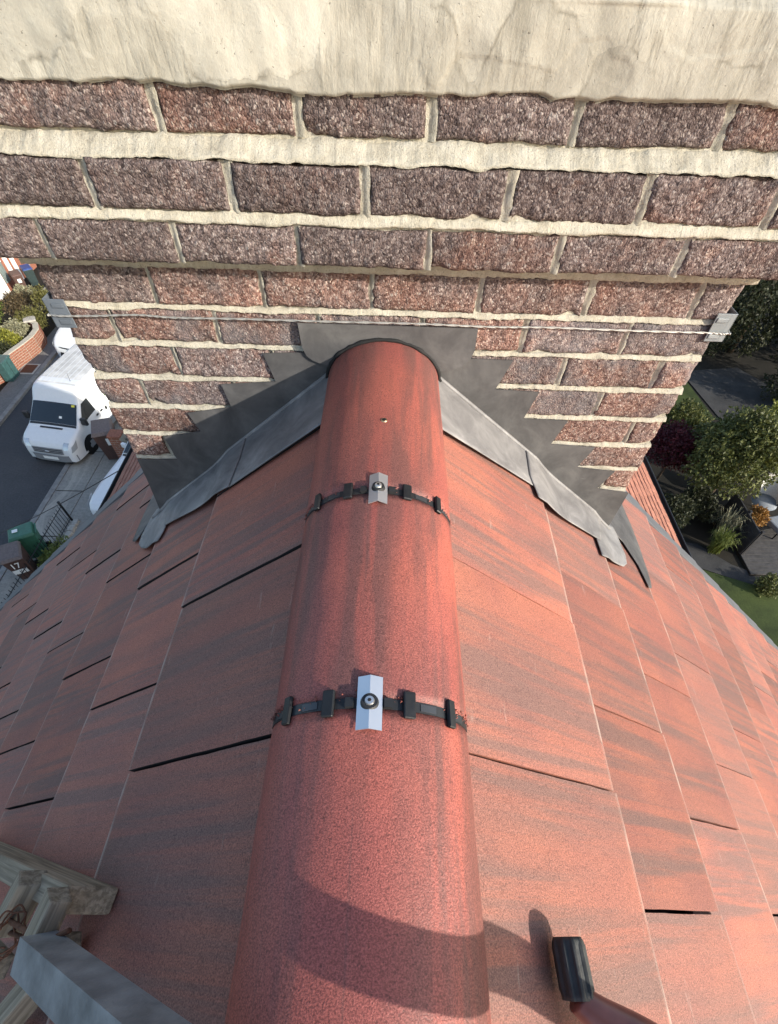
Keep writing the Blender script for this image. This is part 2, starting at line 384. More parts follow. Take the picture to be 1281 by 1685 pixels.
# garden side
sheet('lawn', [(7.0, -12), (26, -12), (26, 7.2), (10.6, 6.55), (9.5, 6.85), (8.2, 7.4), (6.8, 7.7)], G+.004, 'grass')
sheet('lawn_beyond', [(9.6, 14.0), (11.9, 14.3), (11.5, 19.5), (9, 19.5)], G+.004, 'grass')
sheet('garden_path', [(7.2, 8.5), (9.0, 8.1), (9.7, 7.35), (10.8, 6.75), (14, 6.9), (14, 6.5), (10.6, 6.4), (9.4, 6.9), (8.1, 7.5), (7.0, 7.8)], G+.008, 'patio_stone')
sheet('patio', [(11.7, 17.6), (12.1, 14.2), (14.4, 14.6), (15.2, 16.2), (14.2, 18)], G+.006, 'patio_stone')
dk = tag(obj('decking', mesh('decking', *boxg(10.05, 14.2, 6.95, 9.0, -.2, .03)), 'soil', None, (0, 0, G)), kind='structure')
pm = bevel(mesh('plank', *boxg(0, 4.12, 0, .135, 0, .024)), .004, 1)
for i in range(14): obj('plank', pm, 'deck_wood', dk, (10.07, 6.97+i*.144, .035))

# ================================================================== THE ROOF
T = rad(38.16); XR = .024; cT, sT = math.cos(T), math.sin(T)
GA, TW, S0 = .301, .346, .545
def frame(side, yv):
    """matrix of a tile-local frame: x down the slope, y along the courses, z out of the roof"""
    ex = Vector((side*cT, 0, -sT)); ey = Vector((0, side, 0)); ez = Vector((side*sT, 0, cT))
    m = Matrix.Identity(4)
    for i, e in enumerate((ex, ey, ez)):
        for k in range(3): m[k][i] = e[k]
    m[0][3] = XR; m[1][3] = yv; return m
def on_roof(side, s, y, h):
    return Vector((XR+side*(s*cT+h*sT), y, -s*sT+h*cT))
VERGE = {-1: .50, 1: .385}
house = thing('house', 'house under the red tiled roof that the chimney stands on', 'house', (0, -3, G))
HO = Vector((0, -3, G))
def hmesh(v): return [Vector(p)-HO for p in v]
# walls below
SE = S0+GA*12+.02
xe, ze = SE*cT, -SE*sT
gy = .30
wv = [(-xe+.3, gy, G), (xe-.25, gy, G), (xe-.25, gy, ze+.05), (XR, gy, -.12), (-xe+.3, gy, ze+.05)]
V = wv+[(x, -7.0, z) for x, _, z in wv]
obj('wall', mesh('wall', hmesh(V), [(0, 1, 2, 3, 4)[::-1], (5, 6, 7, 8, 9), (0, 1, 6, 5), (1, 2, 7, 6), (4, 0, 5, 9)]), 'facing_brick', house)
rng = random.Random(5)
def tile_mesh(i):
    r = np.random.default_rng(100+i); nx, ny = 15, 9; L = .376
    V = []
    for b in (0, 1):
        for j in range(ny):
            for k in range(nx):
                x = L*k/(nx-1); y = .0024+(TW-.0052)*j/(ny-1)
                z = -.030+(x-.075)/.301*.016 + .0020*(y/TW)**2
                z += float(fbm(x*9, y*9, i*3, 2))*.0006
                if k == nx-1: x += float(vn(y*60, 3, i))*.0012; z -= .0016
                if j == 0 or j == ny-1: z -= .001; y += float(vn(x*50, 5, i+j))*.0006
                V.append((x, y, z-.0125*b))
    n = nx*ny; F = []
    for j in range(ny-1):
        for k in range(nx-1):
            a = j*nx+k; F.append((a, a+1, a+1+nx, a+nx)); F.append((n+a, n+a+nx, n+a+1+nx, n+a+1))
    ring = [k for k in range(nx)]+[j*nx+nx-1 for j in range(1, ny)]+[(ny-1)*nx+k for k in range(nx-2, -1, -1)]+[j*nx for j in range(ny-2, 0, -1)]
    for a, b in zip(ring, ring[1:]+ring[:1]): F.append((a, n+a, n+b, b))
    me = mesh('tile', V, F); me.materials.append(MAT['tile']); me.materials.append(MAT['underlay_and_joint_shade'])
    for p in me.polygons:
        if all(v_ // nx % ny == ny-1 for v_ in p.vertices): p.material_index = 1  # dark side faces paint in the shade of the gap between tiles
    return me
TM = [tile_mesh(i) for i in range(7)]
for side in (-1, 1):
    yv = VERGE[side]
    poly = [(0.02, -7.2), (SE-.03, -7.2), (SE-.03, yv-.02), (.02, yv-.02)]
    me = slab([(s, y) for s, y in poly], .02, lambda s, y, h: on_roof(side, s, y, -.085+h)-HO, None)
    slope = obj('roof_slope', me, 'underlay_and_joint_shade', house)
    slope['label'] = 'left roof slope of red flat tiles, in shade' if side < 0 else 'right roof slope of red flat tiles, in sunlight'
    pinv = Matrix.Translation(-HO)
    for k in range(12):
        ph = ((-.878, -.694) if side < 0 else (-.896, -.723))[k % 2]
        s_tail = S0+k*GA
        m0 = math.ceil((-2.25-ph)/TW); y = ph+m0*TW
        while y < yv-.01:
            y1 = min(y+TW, yv); wd = y1-y
            if wd > .03:
                mt = frame(side, y if side > 0 else y1)
                mt.translation = on_roof(side, s_tail-.376, y if side > 0 else y1, rng.uniform(-.0008, .0008))
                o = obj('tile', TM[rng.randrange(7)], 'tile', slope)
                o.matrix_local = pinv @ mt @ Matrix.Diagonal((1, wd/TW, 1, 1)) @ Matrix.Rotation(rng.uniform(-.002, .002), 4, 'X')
            y += TW
        # dry verge cap at the end of every course
        if k >= 1:
            if k == 1:
                pc = [(-.33, -.004), (.004, -.004), (.004, .030), (-.030, .072), (-.33, .072)]
                VV = [(x, y, -.003+.048*(x+.3)*.3) for x, y in pc]+[(x, y, -.10) for x, y in pc]
                vm = mesh('verge_cap', VV, [(0, 1, 2, 3, 4), (9, 8, 7, 6, 5)]+[(i, 5+i, 5+(i+1) % 5, (i+1) % 5) for i in range(5)]); bevel(vm, .004, 2)
            mt = frame(side, yv); mt.translation = on_roof(side, s_tail+.0, yv, -.016)
            if side < 0: mt = mt @ Matrix.Diagonal((1, -1, 1, 1))
            o = obj('verge_cap', vm if side > 0 else vmm if k > 1 else None or vm.copy(), 'slate_plastic', house)
            if side < 0 and k == 1:
                vmm = o.data
                vmm.flip_normals()
            o.matrix_local = pinv @ mt
# plain far part of the slopes behind the camera
for side in (-1, 1):
    poly = [(0.02, -7.2), (SE, -7.2), (SE, -2.3), (.02, -2.3)]
    obj('roof_slope_rear', slab(poly, .02, lambda s, y, h: on_roof(side, s, y, -.055+h)-HO, None), 'tile', house)

# ---- ridge tiles
RA, RB, RZ = .130, .090, -.137
def rprof(t, g=0., th=0.):   # t 0..1 from left foot over the crown to the right foot
    a = math.pi*(1-t); return Vector((XR+.001+(RA+g)*math.cos(a), 0, RZ+(RB+g)*math.sin(a)))
RIDGE = [(-.002, -.4935), (-.5045, -.8635), (-.8755, -1.258), (-1.270, -1.65), (-1.662, -2.04)]
for i, (ya, yb) in enumerate(RIDGE):
    nu, nv = 41, 26; V = []; F = []
    for layer, g in ((0, 0.), (1, -.016)):
        for j in range(nv):
            y = ya+(yb-ya)*j/(nv-1)
            e = min(j, nv-1-j) == 0
            for u in range(nu):
                t = u/(nu-1); p = rprof(t, g + (float(fbm(t*9, y*14, i, 3))*.0007 if layer == 0 else 0) - (.0012 if e and layer == 0 else 0))
                if layer == 1 and t in (0., 1.): pass
                p.z -= .012*(max(0, abs(t-.5)-.44)/.06)
                p.y = y+(float(vn(t*55, i*3+j, 4))*.0012 if e else 0); V.append(p-HO)
    n = nu*nv
    for j in range(nv-1):
        for u in range(nu-1):
            a = j*nu+u; F.append((a, a+nu, a+nu+1, a+1)[::-1]); F.append((n+a, n+a+nu, n+a+nu+1, n+a+1))
    ring = list(range(nu))+[j*nu+nu-1 for j in range(1, nv)]+[(nv-1)*nu+u for u in range(nu-2, -1, -1)]+[j*nu for j in range(nv-2, 0, -1)]
    for a, b in zip(ring, ring[1:]+ring[:1]): F.append((a, n+a, n+b, b))
    me = mesh('ridge_tile', V, F, True); o = obj('ridge_tile', me, 'ridge', house)
    bm = bmesh.new(); bm.from_mesh(me); bmesh.ops.recalc_face_normals(bm, faces=bm.faces[:]); bm.to_mesh(me); bm.free()
# brass coloured screw let into the top ridge tile
def disc(cx, cy, cz, r, h, n=20, dome=.0):
    V = [(cx+r*math.cos(2*math.pi*k/n), cy+r*math.sin(2*math.pi*k/n), cz) for k in range(n)]+[(cx+r*.86*math.cos(2*math.pi*k/n), cy+r*.86*math.sin(2*math.pi*k/n), cz+h) for k in range(n)]+[(cx, cy, cz+h+dome)]
    F = [(k, (k+1) % n, n+(k+1) % n, n+k) for k in range(n)]+[(n+k, n+(k+1) % n, 2*n) for k in range(n)]
    return V, F
sc_ = obj('ridge_screw', mesh('ridge_screw', hmesh(disc(.0315, -.308, RZ+RB-.0008, .0062, .002, 16)[0]), disc(0, 0, 0, 1, 1, 16)[1]), 'screw', house)
obj('recess', mesh('recess', hmesh(disc(.0315, -.308, RZ+RB+.0012, .0036, .0006, 12)[0]), disc(0, 0, 0, 1, 1, 12)[1]), 'bitumen', sc_)

# ---- ridge unions: black strap over the joint, rubber pads, aluminium clamp, screw and washer
def arc_strip(t0, t1, ya, yb, g0, g1, n=20):
    V = []; F = []
    for k in range(n+1):
        t = t0+(t1-t0)*k/n
        for g in (g0, g1):
            for y in (ya, yb):
                p = rprof(t, g); p.y = y; V.append(p-HO)
    for k in range(n):
        a = k*4; b = a+4
        F += [(a+2, b+2, b+3, a+3), (a, a+1, b+1, b), (a, b, b+2, a+2), (a+1, a+3, b+3, b+1)]
    F += [(0, 2, 3, 1), (n*4, n*4+1, n*4+3, n*4+2)]
    return V, F
def union(yj, lab):
    st = obj('ridge_union', mesh('ridge_union', *arc_strip(.055, .945, yj-.0066, yj+.0066, -.010, -.0004, 40)), 'black_plastic', house)
    st['label'] = lab
    for sgn in (-1, 1):
        for t, wd, ln, hh in ((.118, .036, .034, .0055), (.272, .028, .036, .0062)):
            tt = .5+sgn*t
            o = obj('rubber_pad', bevel(mesh('rubber_pad', *arc_strip(tt-wd/2, tt+wd/2, yj-ln/2, yj+ln/2, .0005, hh, 6)), .0012, 1), 'rubber', st)
        for t0, t1 in ((.158, .215), (.30, .36)):
            a, b = (.5+sgn*t0, .5+sgn*t1)
            obj('strap_panel', mesh('strap_panel', *arc_strip(min(a, b), max(a, b), yj-.0045, yj+.0045, -.0006, .0004, 6)), 'strap_plastic', st)
        o = obj('lug', mesh('lug', *arc_strip(.5+sgn*.055-.012, .5+sgn*.055+.012, yj-.006, yj+.006, -.003, .0045, 4)), 'black_plastic', st)
    zc = RZ+RB
    # folded aluminium plate
    pf = [(-.0150, .0022), (0, .0088), (.0150, .0022), (.0150, .001), (0, .0076), (-.0150, .001)]
    V = [(XR+.002+x, yj+d, zc+z) for d in (-.034, .033) for x, z in pf]
    F = [(i, (i+1) % 6, 6+(i+1) % 6, 6+i)[::-1] for i in range(6)]+[(5, 4, 1, 0), (4, 3, 2, 1), (6, 7, 10, 11), (7, 8, 9, 10)]
    cl = obj('clamp_plate', mesh('clamp_plate', hmesh(V), F), 'aluminium', st)
    wv_, wf = disc(XR+.002, yj-.001, zc+.005, .0110, .0052, 24)
    obj('washer', mesh('washer', hmesh(wv_), wf), 'black_plastic', st)
    sv_, sf = disc(XR+.002, yj-.001, zc+.0101, .0060, .0022, 18, .0008)
    s1 = obj('screw_head', mesh('screw_head', hmesh(sv_), sf), 'screw_steel', st)
    dv, df = disc(XR+.002, yj-.001, zc+.0128, .0024, .0006, 6)
    obj('socket', mesh('socket', hmesh(dv), df), 'bitumen', st)
union(-.499, 'upper black ridge union with pale clamp plate')
union(-.8695, 'lower black ridge union with pale clamp plate')
union(-1.264, 'black ridge union below the hook')
# crumbs of foam seal squeezed from the joints
r = np.random.default_rng(3)
V, F = [], []
for yj in (-.499, -.8695):
    for k in range(260):
        t = r.choice([r.uniform(.04, .2), r.uniform(.8, .965), r.uniform(.1, .9)]); p = rprof(t, r.uniform(-.006, .002)); y = yj+r.normal(0.006, .004)
        a = r.uniform(.0009, .0022); n = len(V); p.y = y
        V += [p-HO+Vector(q)*a for q in ((1, 0, 0), (-.6, .9, 0), (-.6, -.9, 0), (0, 0, 1.2))]
        F += [(n, n+1, n+3), (n+1, n+2, n+3), (n+2, n, n+3), (n, n+2, n+1)]
tag(obj('foam_crumbs', mesh('foam_crumbs', V, F), 'ridge', house), kind='stuff')

# ================================================================== THE CHIMNEY
chim = thing('chimney', 'broad chimney of rough purple red bricks with pale mortar and lead flashings', 'chimney', (.04, 0, -.7))
CO = Vector((.04, 0, -.7))
XL, XRr = -.676, .757
brng = random.Random(11)
def brick_mesh(L, H, seed, depth=.05, chip=(0, 0)):
    nx = max(6, int(L/.0032)); nz = max(4, int(H/.0032))
    u, v = np.meshgrid(np.linspace(-1, 1, nx), np.linspace(-1, 1, nz))
    X = u*L/2; Z = v*H/2
    dx = L/2-np.abs(X); dz = H/2-np.abs(Z); d = np.minimum(dx, dz)
    X = X+np.sign(u)*np.abs(u)**6*fbm(Z*45+3, u*0+np.sign(u)*7, seed, 3)*.0024
    Z = Z+np.sign(v)*np.abs(v)**4*fbm(X*30+9, v*0+np.sign(v)*5, seed+1, 3)*.0018
    Y = -fbm(X*20, Z*20, seed+2, 2)*.0013-np.maximum(0, vn(X*170, Z*170, seed+3))*.0030-vn(X*95, Z*95, seed+4)*.0012
    Y = Y+.0048*np.exp(-(d/.0035)**1.3)
    for s, c in zip((-1, 1), chip):
        if c: Y = Y+c*np.clip(1-(L/2-s*X)/.05, 0, 1)**1.5*(1+fbm(X*20, Z*25, seed+6))*.5
    rc = np.random.default_rng(seed+9)
    for _ in range(2 if rc.random() < .55 else 0):      # chipped arrises and corners
        cx_, cz_ = rc.choice([-1, 1])*L/2*rc.uniform(.55, 1), rc.choice([-1, 1])*H/2
        dd = np.hypot((X-cx_)*.8, (Z-cz_)*1.1); Y = Y+rc.uniform(.004, .009)*np.clip(1-dd/rc.uniform(.010, .022), 0, 1)**.6
    V = np.stack([X, Y, Z], -1).reshape(-1, 3).tolist()
    F = [(j*nx+i, j*nx+i+1, (j+1)*nx+i+1, (j+1)*nx+i) for j in range(nz-1) for i in range(nx-1)]
    ring = list(range(nx))+[j*nx+nx-1 for j in range(1, nz)]+[(nz-1)*nx+i for i in range(nx-2, -1, -1)]+[j*nx for j in range(nz-2, 0, -1)]
    b0 = len(V)
    for a in ring: V.append((V[a][0]*1.0, depth, V[a][2]))
    m = len(ring)
    for i in range(m): F.append((ring[i], b0+i, b0+(i+1) % m, ring[(i+1) % m]))
    F.append(tuple(range(b0+m-1, b0-1, -1)))
    return mesh('brick', V, F, True)
def put_brick(x0, x1, z0, z1, y, hue, dark, smear=0., depth=.05, chip=(0, 0), tilt=0.):
    me = brick_mesh(x1-x0, z1-z0, brng.randrange(10000), depth, chip)
    o = obj('brick', me, 'brick', chim, Vector(((x0+x1)/2, y, (z0+z1)/2))-CO, (0, tilt, 0))
    o.color = (hue, dark, smear, 1 if brng.random() > max(0, hue-.72)*1.2 else 0); return o
def perpend(x, z0, z1, y, wd=.011):
    s = brng.randrange(9999); n = 9
    def fn(a, b):
        z = z0-.002+(z1-z0+.004)*b; xx = x+(a-.5)*(wd+.004)*(1+.25*float(vn(z*60, 1, s)))
        yy = y+.0015+(.0065 if a < .35 else .001 if a > .7 else .004)+float(vn(z*90, a*9, s))*.0012
        return Vector((xx+(.0016*float(vn(z*40, 9, s))), yy, z))-CO
    v, f = grid(fn, 5, n); obj('mortar_perpend', mesh('mortar_perpend', v, f, True), 'mortar', chim)
def bed(x0, x1, zt, zb, yt, yb, rough=1., up=False):
    s = brng.randrange(9999); nu = int((x1-x0)/.0034)
    def fn(a, b):
        x = x0+(x1-x0)*a; w1 = float(fbm(x*14, 1, s, 4)); w2 = float(fbm(x*17, 7, s, 4)); w3 = float(fbm(x*26, b*3, s, 4))
        w4 = float(vn(x*170, b*2, s+3)); w5 = float(vn(x*150, 4+b, s+5)); top = zt+.0019*w1*rough+.0012*w4; bot = zb+.0016*w2*rough+.0011*w5
        if b == 0: return Vector((x, yt+.012, top+.001))-CO
        if b == 1: return Vector((x, yt+.012 if not up else yb+.02, bot-.003))-CO
        t = (b-1/7)/(5/7); z = top+(bot-top)*t; y = yt+(yb-yt)*t-.0012*w3*rough
        if b > .84: y += .0006
        return Vector((x, y, z))-CO
    v, f = grid(fn, nu, 8, True); obj('mortar_bed', mesh('mortar_bed', v, f, True), 'mortar', chim)
# solid core so that joints have a back
core = [boxg(XL+.012, XRr-.012, .0085, .43, -.05, .105-(-.0)), boxg(XL-.035, XRr+.045, -.052, .47, .106, .225), boxg(XL-.012, XRr+.012, -.022, .45, .2255, .46), boxg(XL+.012, XRr-.012, .0085, .43, -1.2, -.0505)]
v_, f_ = joinv(*core); obj('mortar_core', mesh('mortar_core', [Vector(p)-CO for p in v_], f_), 'mortar', chim)
def course(z0, z1, y, xl, xr, joints, hue, dark, wd=.012, smear=None, red_ends=False):
    js = sorted(j for j in joints if xl+.02 < j < xr-.02); e = [xl-wd/2]+js+[xr+wd/2]
    for a, b in zip(e, e[1:]):
        x0, x1 = a+wd/2, b-wd/2
        zroof = -max(abs(x0-XR), abs(x1-XR))*sT/cT
        if z1 < zroof-.03 or x1-x0 < .012: continue
        h = min(1, max(0, hue+brng.uniform(-.22, .25))); first = a == e[0]; last = b == e[-1]
        dep = .11 if (first or last) else .05
        put_brick(x0, x1, z0+brng.uniform(-.001, .001), z1+brng.uniform(-.001, .001), y+brng.uniform(-.002, .002), h, dark*brng.uniform(.86, 1.12), smear or 0., dep,
                  (.016 if first else 0, .016 if last else 0), brng.uniform(-.006, .006))
    for j in js:
        if z1 > -abs(j-XR)*sT/cT-.02: perpend(j, z0, z1, y, wd*brng.uniform(.8, 1.25))
def ph(x0, p=.225): return [x0+k*p for k in range(-3, 9)]
# oversailing head: course above the render, render band, three courses
course(.418, .47, -.030, XL-.02, XRr+.02, ph(-.36), .9, .9, .013)
course(.2605, .314, -.030, XL-.025, XRr+.025, [-.64, -.333, -.111, .097, .323, .560], .36, .95, .014)
course(.1735, .2335, -.060, XL-.055, XRr+.065, [-.469, -.233, -.008, .233, .463, .687], .20, .92, .014)
course(.0995, .1555, -.060, XL-.055, XRr+.065, [-.590, -.352, -.131, .105, .343, .570], .32, 1.0, .011)
bed(XL-.03, XRr+.03, .2580, .2365, -.026, -.0600, 1.6)
bed(XL-.055, XRr+.065, .1725, .1580, -.054, -.0620, 1.3)
bed(XL-.02, XRr+.02, .0985, .0690, .002, .001, .8)
# lower stack
for k in range(4, 13):
    zb = -(k-4)*.075
    x0 = {0: -.4526, 1: -.5677, 2: -.4577, 3: -.567}[(k-4) % 4]
    hue = {4: .42, 5: .58, 6: .5, 7: .62, 8: .72, 9: .8}.get(k, .75)
    course(zb+.0052, zb+.0698, 0., XL, XRr, ph(x0), hue, {4: 1.12, 5: 1.15}.get(k, 1.12), .0105, .75 if k in (5, 6, 7) else .35)
    zl = -.03-(abs(zb)-.0)*0
    half = max(.0, (-zb+.0)/(sT/cT))
    if zb > -.6:
        bed(XL+.006, XRr-.006, zb+.0046, zb-.0042, .0035, -.0022, 1.35)
# cement render band
def render_fn(a, b):
    x = XL-.03+(XRr-XL+.06)*a; z = .3065+.105*b
    low = float(fbm(x*16, 2, 3, 4))*.0045 if b < .5 else 0
    z += low*(1-b*2 if b < .5 else 0)
    y = -.0395-.004*float(fbm(x*5, z*8, 21, 3))-.0016*float(fbm(x*22, z*14, 5, 3))
    if b < .04: y += .010
    patch = float(vn(x*3.1+.3, z*6+.2, 77)); y -= .0011*(1 if patch > .12+.1*float(vn(x*30, z*30, 5)) else 0)
    if b > .86: y += .016*((b-.86)/.14)**.8+.004*float(vn(x*8, 2, 9))
    return Vector((x, y, z))-CO
v_, f_ = grid(render_fn, 420, 44); obj('render_band', mesh('render_band', v_, f_, True), 'render', chim)

# ---- lead
def wallmap(y): return lambda u, v, h: Vector((u, y-h, v))-CO
stepR = [(.120, -.085), (.211, -.083), (.321, -.084), (.294, -.152), (.402, -.156), (.382, -.225), (.497, -.228), (.475, -.296), (.597, -.302), (.572, -.367), (.684, -.378), (.658, -.439), (.758, -.452), (.757, -.61), (.72, -.60), (.15, -.16)]
stepL = [(-.080, -.080), (-.159, -.080), (-.25, -.084), (-.233, -.147), (-.366, -.158), (-.357, -.215), (-.474, -.234), (-.458, -.285), (-.562, -.304), (-.553, -.374), (-.666, -.379), (-.669, -.448), (-.682, -.595), (-.64, -.575), (-.10, -.165)]
for nm, p in (('stepR', stepR), ('stepL', stepL)):
    o = obj('stepped_flashing', slab(p, .003, wallmap(-.0055), None), 'lead', chim)
    o['label'] = 'sunlit stepped lead flashing right of the ridge' if nm == 'stepR' else 'shaded stepped lead flashing left of the ridge'
pl_ = [(-.160, -.0165), (.227, -.0175), (.228, -.061), (.222, -.080), (.205, -.098), (.18, -.107), (.15, -.110), (.10, -.115), (-.06, -.115), (-.10, -.106), (-.137, -.093), (-.150, -.083), (-.157, -.066)]
o = obj('saddle_flashing', slab(pl_, .003, wallmap(-.0125), None), 'lead', chim); o['label'] = 'lead saddle plate behind the head of the ridge'
# bead of dark sealant where the ridge meets the plate
pts = []
for k in range(41):
    t = .02+.96*k/40; p = rprof(t, .0025+.0012*float(vn(k*1.3, 2, 4))); p.y = -.0165; pts.append(p-CO)
v_, f_ = tube(pts, [.0042+.0014*float(vn(k*.9, 1, 8)) for k in range(41)], 7); obj('sealant', mesh('sealant', v_, f_, True), 'bitumen', chim)
# lead dressed down over the tiles, following their steps
def tile_top(s_):
    k = max(0, math.ceil((s_-S0)/GA)); f = (s_-(S0+(k-1)*GA))/GA
    z = -.0245+.0105*f
    if k > 0 and f < .35: z += .0105*(1-f/.35)**2
    return z+.0045
def dressed(side, poly, lift, th=.0018):
    bm = bmesh.new(); vs = [bm.verts.new((a_, b_, 0)) for a_, b_ in poly]; bm.faces.new(vs)
    bmesh.ops.triangulate(bm, faces=bm.faces[:])
    for _ in range(4): bmesh.ops.subdivide_edges(bm, edges=[e for e in bm.edges if e.calc_length() > .018], cuts=1, use_grid_fill=True)
    bmesh.ops.triangulate(bm, faces=bm.faces[:])
    for v in bm.verts:
        s_, y = v.co.x, v.co.y; h = tile_top(s_)+lift+.0005*float(fbm(s_*9, y*9, 3))
        v.co = on_roof(side, s_, y, h)-CO
    bmesh.ops.recalc_face_normals(bm, faces=bm.faces[:])
    me = bpy.data.meshes.new('apron_flashing'); bm.normal_update()
    if sum((f.normal.z for f in bm.faces)) < 0: bmesh.ops.reverse_faces(bm, faces=bm.faces[:])
    bm.to_mesh(me); bm.free(); me.polygons.foreach_set('use_smooth', [True]*len(me.polygons)); return me
for side, polys in ((1, ([(.10, .0), (.10, -.222), (.30, -.186), (.509, -.150), (.522, -.06), (.535, .0)], [(.50, .0), (.49, -.12), (.508, -.190), (.66, -.172), (.822, -.146), (.86, -.06), (.90, .0)], [(.80, .0), (.80, -.12), (.806, -.212), (.963, -.163), (.995, -.135), (1.008, -.093), (1.0, -.03), (.99, .02), (.9, .02)], [(.93, .0), (1.03, -.02), (1.09, -.09), (1.115, -.172), (1.135, -.165), (1.165, -.10), (1.19, .04), (1.19, .17), (1.17, .26), (.95, .26)])),
                    (-1, ([(.10, .0), (.10, -.205), (.486, -.194), (.50, -.10), (.535, .0)], [(.47, .0), (.47, -.10), (.484, -.196), (.66, -.165), (.802, -.138), (.83, -.06), (.86, .0)], [(.79, .0), (.80, -.16), (.814, -.190), (.90, -.168), (.945, -.142), (.978, -.11), (.985, -.07), (.97, .0), (.95, .03)], [(.93, .03), (.98, -.03), (1.02, -.075), (1.045, -.06), (1.05, .06), (1.04, .2), (.94, .2)]))):
    for i, p in enumerate(polys):
        o = obj('apron_flashing', dressed(side, p, (.0005, .0032, .0010, .0)[i]), 'lead_apron' if i < 3 else 'lead', chim)
        md = o.modifiers.new('thickness', 'SOLIDIFY'); md.thickness = .0018; md.offset = 1
# roll of lead along the fold between wall and roof
for side in (-1, 1):
    a = [on_roof(side, s, -.009, tile_top(s)+.003)-CO for s in np.linspace(.12, .95, 90)]
    v_, f_ = tube(a, .0055, 8); obj('lead_fold', mesh('lead_fold', v_, f_, True), 'lead_apron', chim)

# ---- tie wire round the stack and its corner plates
cable = thing('tie_wire', 'thin steel tie wire stretched round the brick chimney above the lead saddle', 'wire', (.04, -.012, -.012))
TO = Vector((.04, -.012, -.012))
wp = [(-.690, .30, -.016), (-.688, .02, -.016), (-.681, -.012, -.016), (-.60, -.013, -.015), (-.50, -.011, -.0115), (-.42, -.011, -.0145), (-.276, -.012, -.013), (-.10, -.016, -.0115), (.1, -.017, -.0105), (.25, -.0145, -.0135), (.374, -.012, -.0125), (.56, -.011, -.0145), (.72, -.012, -.014), (.765, -.013, -.014), (.772, .02, -.014), (.772, .30, -.014)]
for ph_ in (0., math.pi):
    path = spline([Vector(p)-TO for p in wp], 14)
    path = [p+Vector((0, math.cos(i*1.1+ph_), math.sin(i*1.1+ph_)))*.0011 for i, p in enumerate(path)]
    v_, f_ = tube(path, .0013, 6); obj('strand', mesh('strand', v_, f_, True), 'steel_wire', cable)
for sx, xe_, lab in ((-1, -.676, 'grey slotted corner plate under the tie wire on the left chimney edge'), (1, .757, 'grey slotted corner plate under the tie wire on the right chimney edge')):
    cp = thing('corner_plate', lab, 'corner plate', (xe_, -.006, -.012), 0, 'tie wire corner plates')
    zc = -.029 if sx < 0 else -.020; zt = .025 if sx < 0 else .034
    f1 = boxg(0, .034, -.0045, -.002, zc, zt) if sx < 0 else boxg(-.032, .0, -.0045, -.002, zc, zt)
    f2 = boxg(-.0105, -.008, -.0046, .045, zc, zt) if sx < 0 else boxg(.008, .0105, -.0046, .045, zc, zt)
    f3 = boxg(-.0104, .002, -.0046, -.0021, zc+.0001, zt-.0001) if sx < 0 else boxg(-.002, .0104, -.0046, -.0021, zc+.0001, zt-.0001)
    for nm, b in (('front_leg', f1), ('side_leg', f2), ('corner_fold', f3)):
        me = mesh(nm, *b); bevel(me, .0008, 1); obj(nm, me, 'corner_blue' if sx < 0 else 'corner_grey', cp)
    for zz in ((-.017, .014) if sx < 0 else (-.009, .022)):
        x0 = .004 if sx < 0 else -.028
        obj('slot_rib', bevel(mesh('slot_rib', *boxg(x0, x0+.024, -.0064, -.0044, zz-.0045, zz+.0045)), .0018, 2), 'corner_blue' if sx < 0 else 'corner_grey', cp)

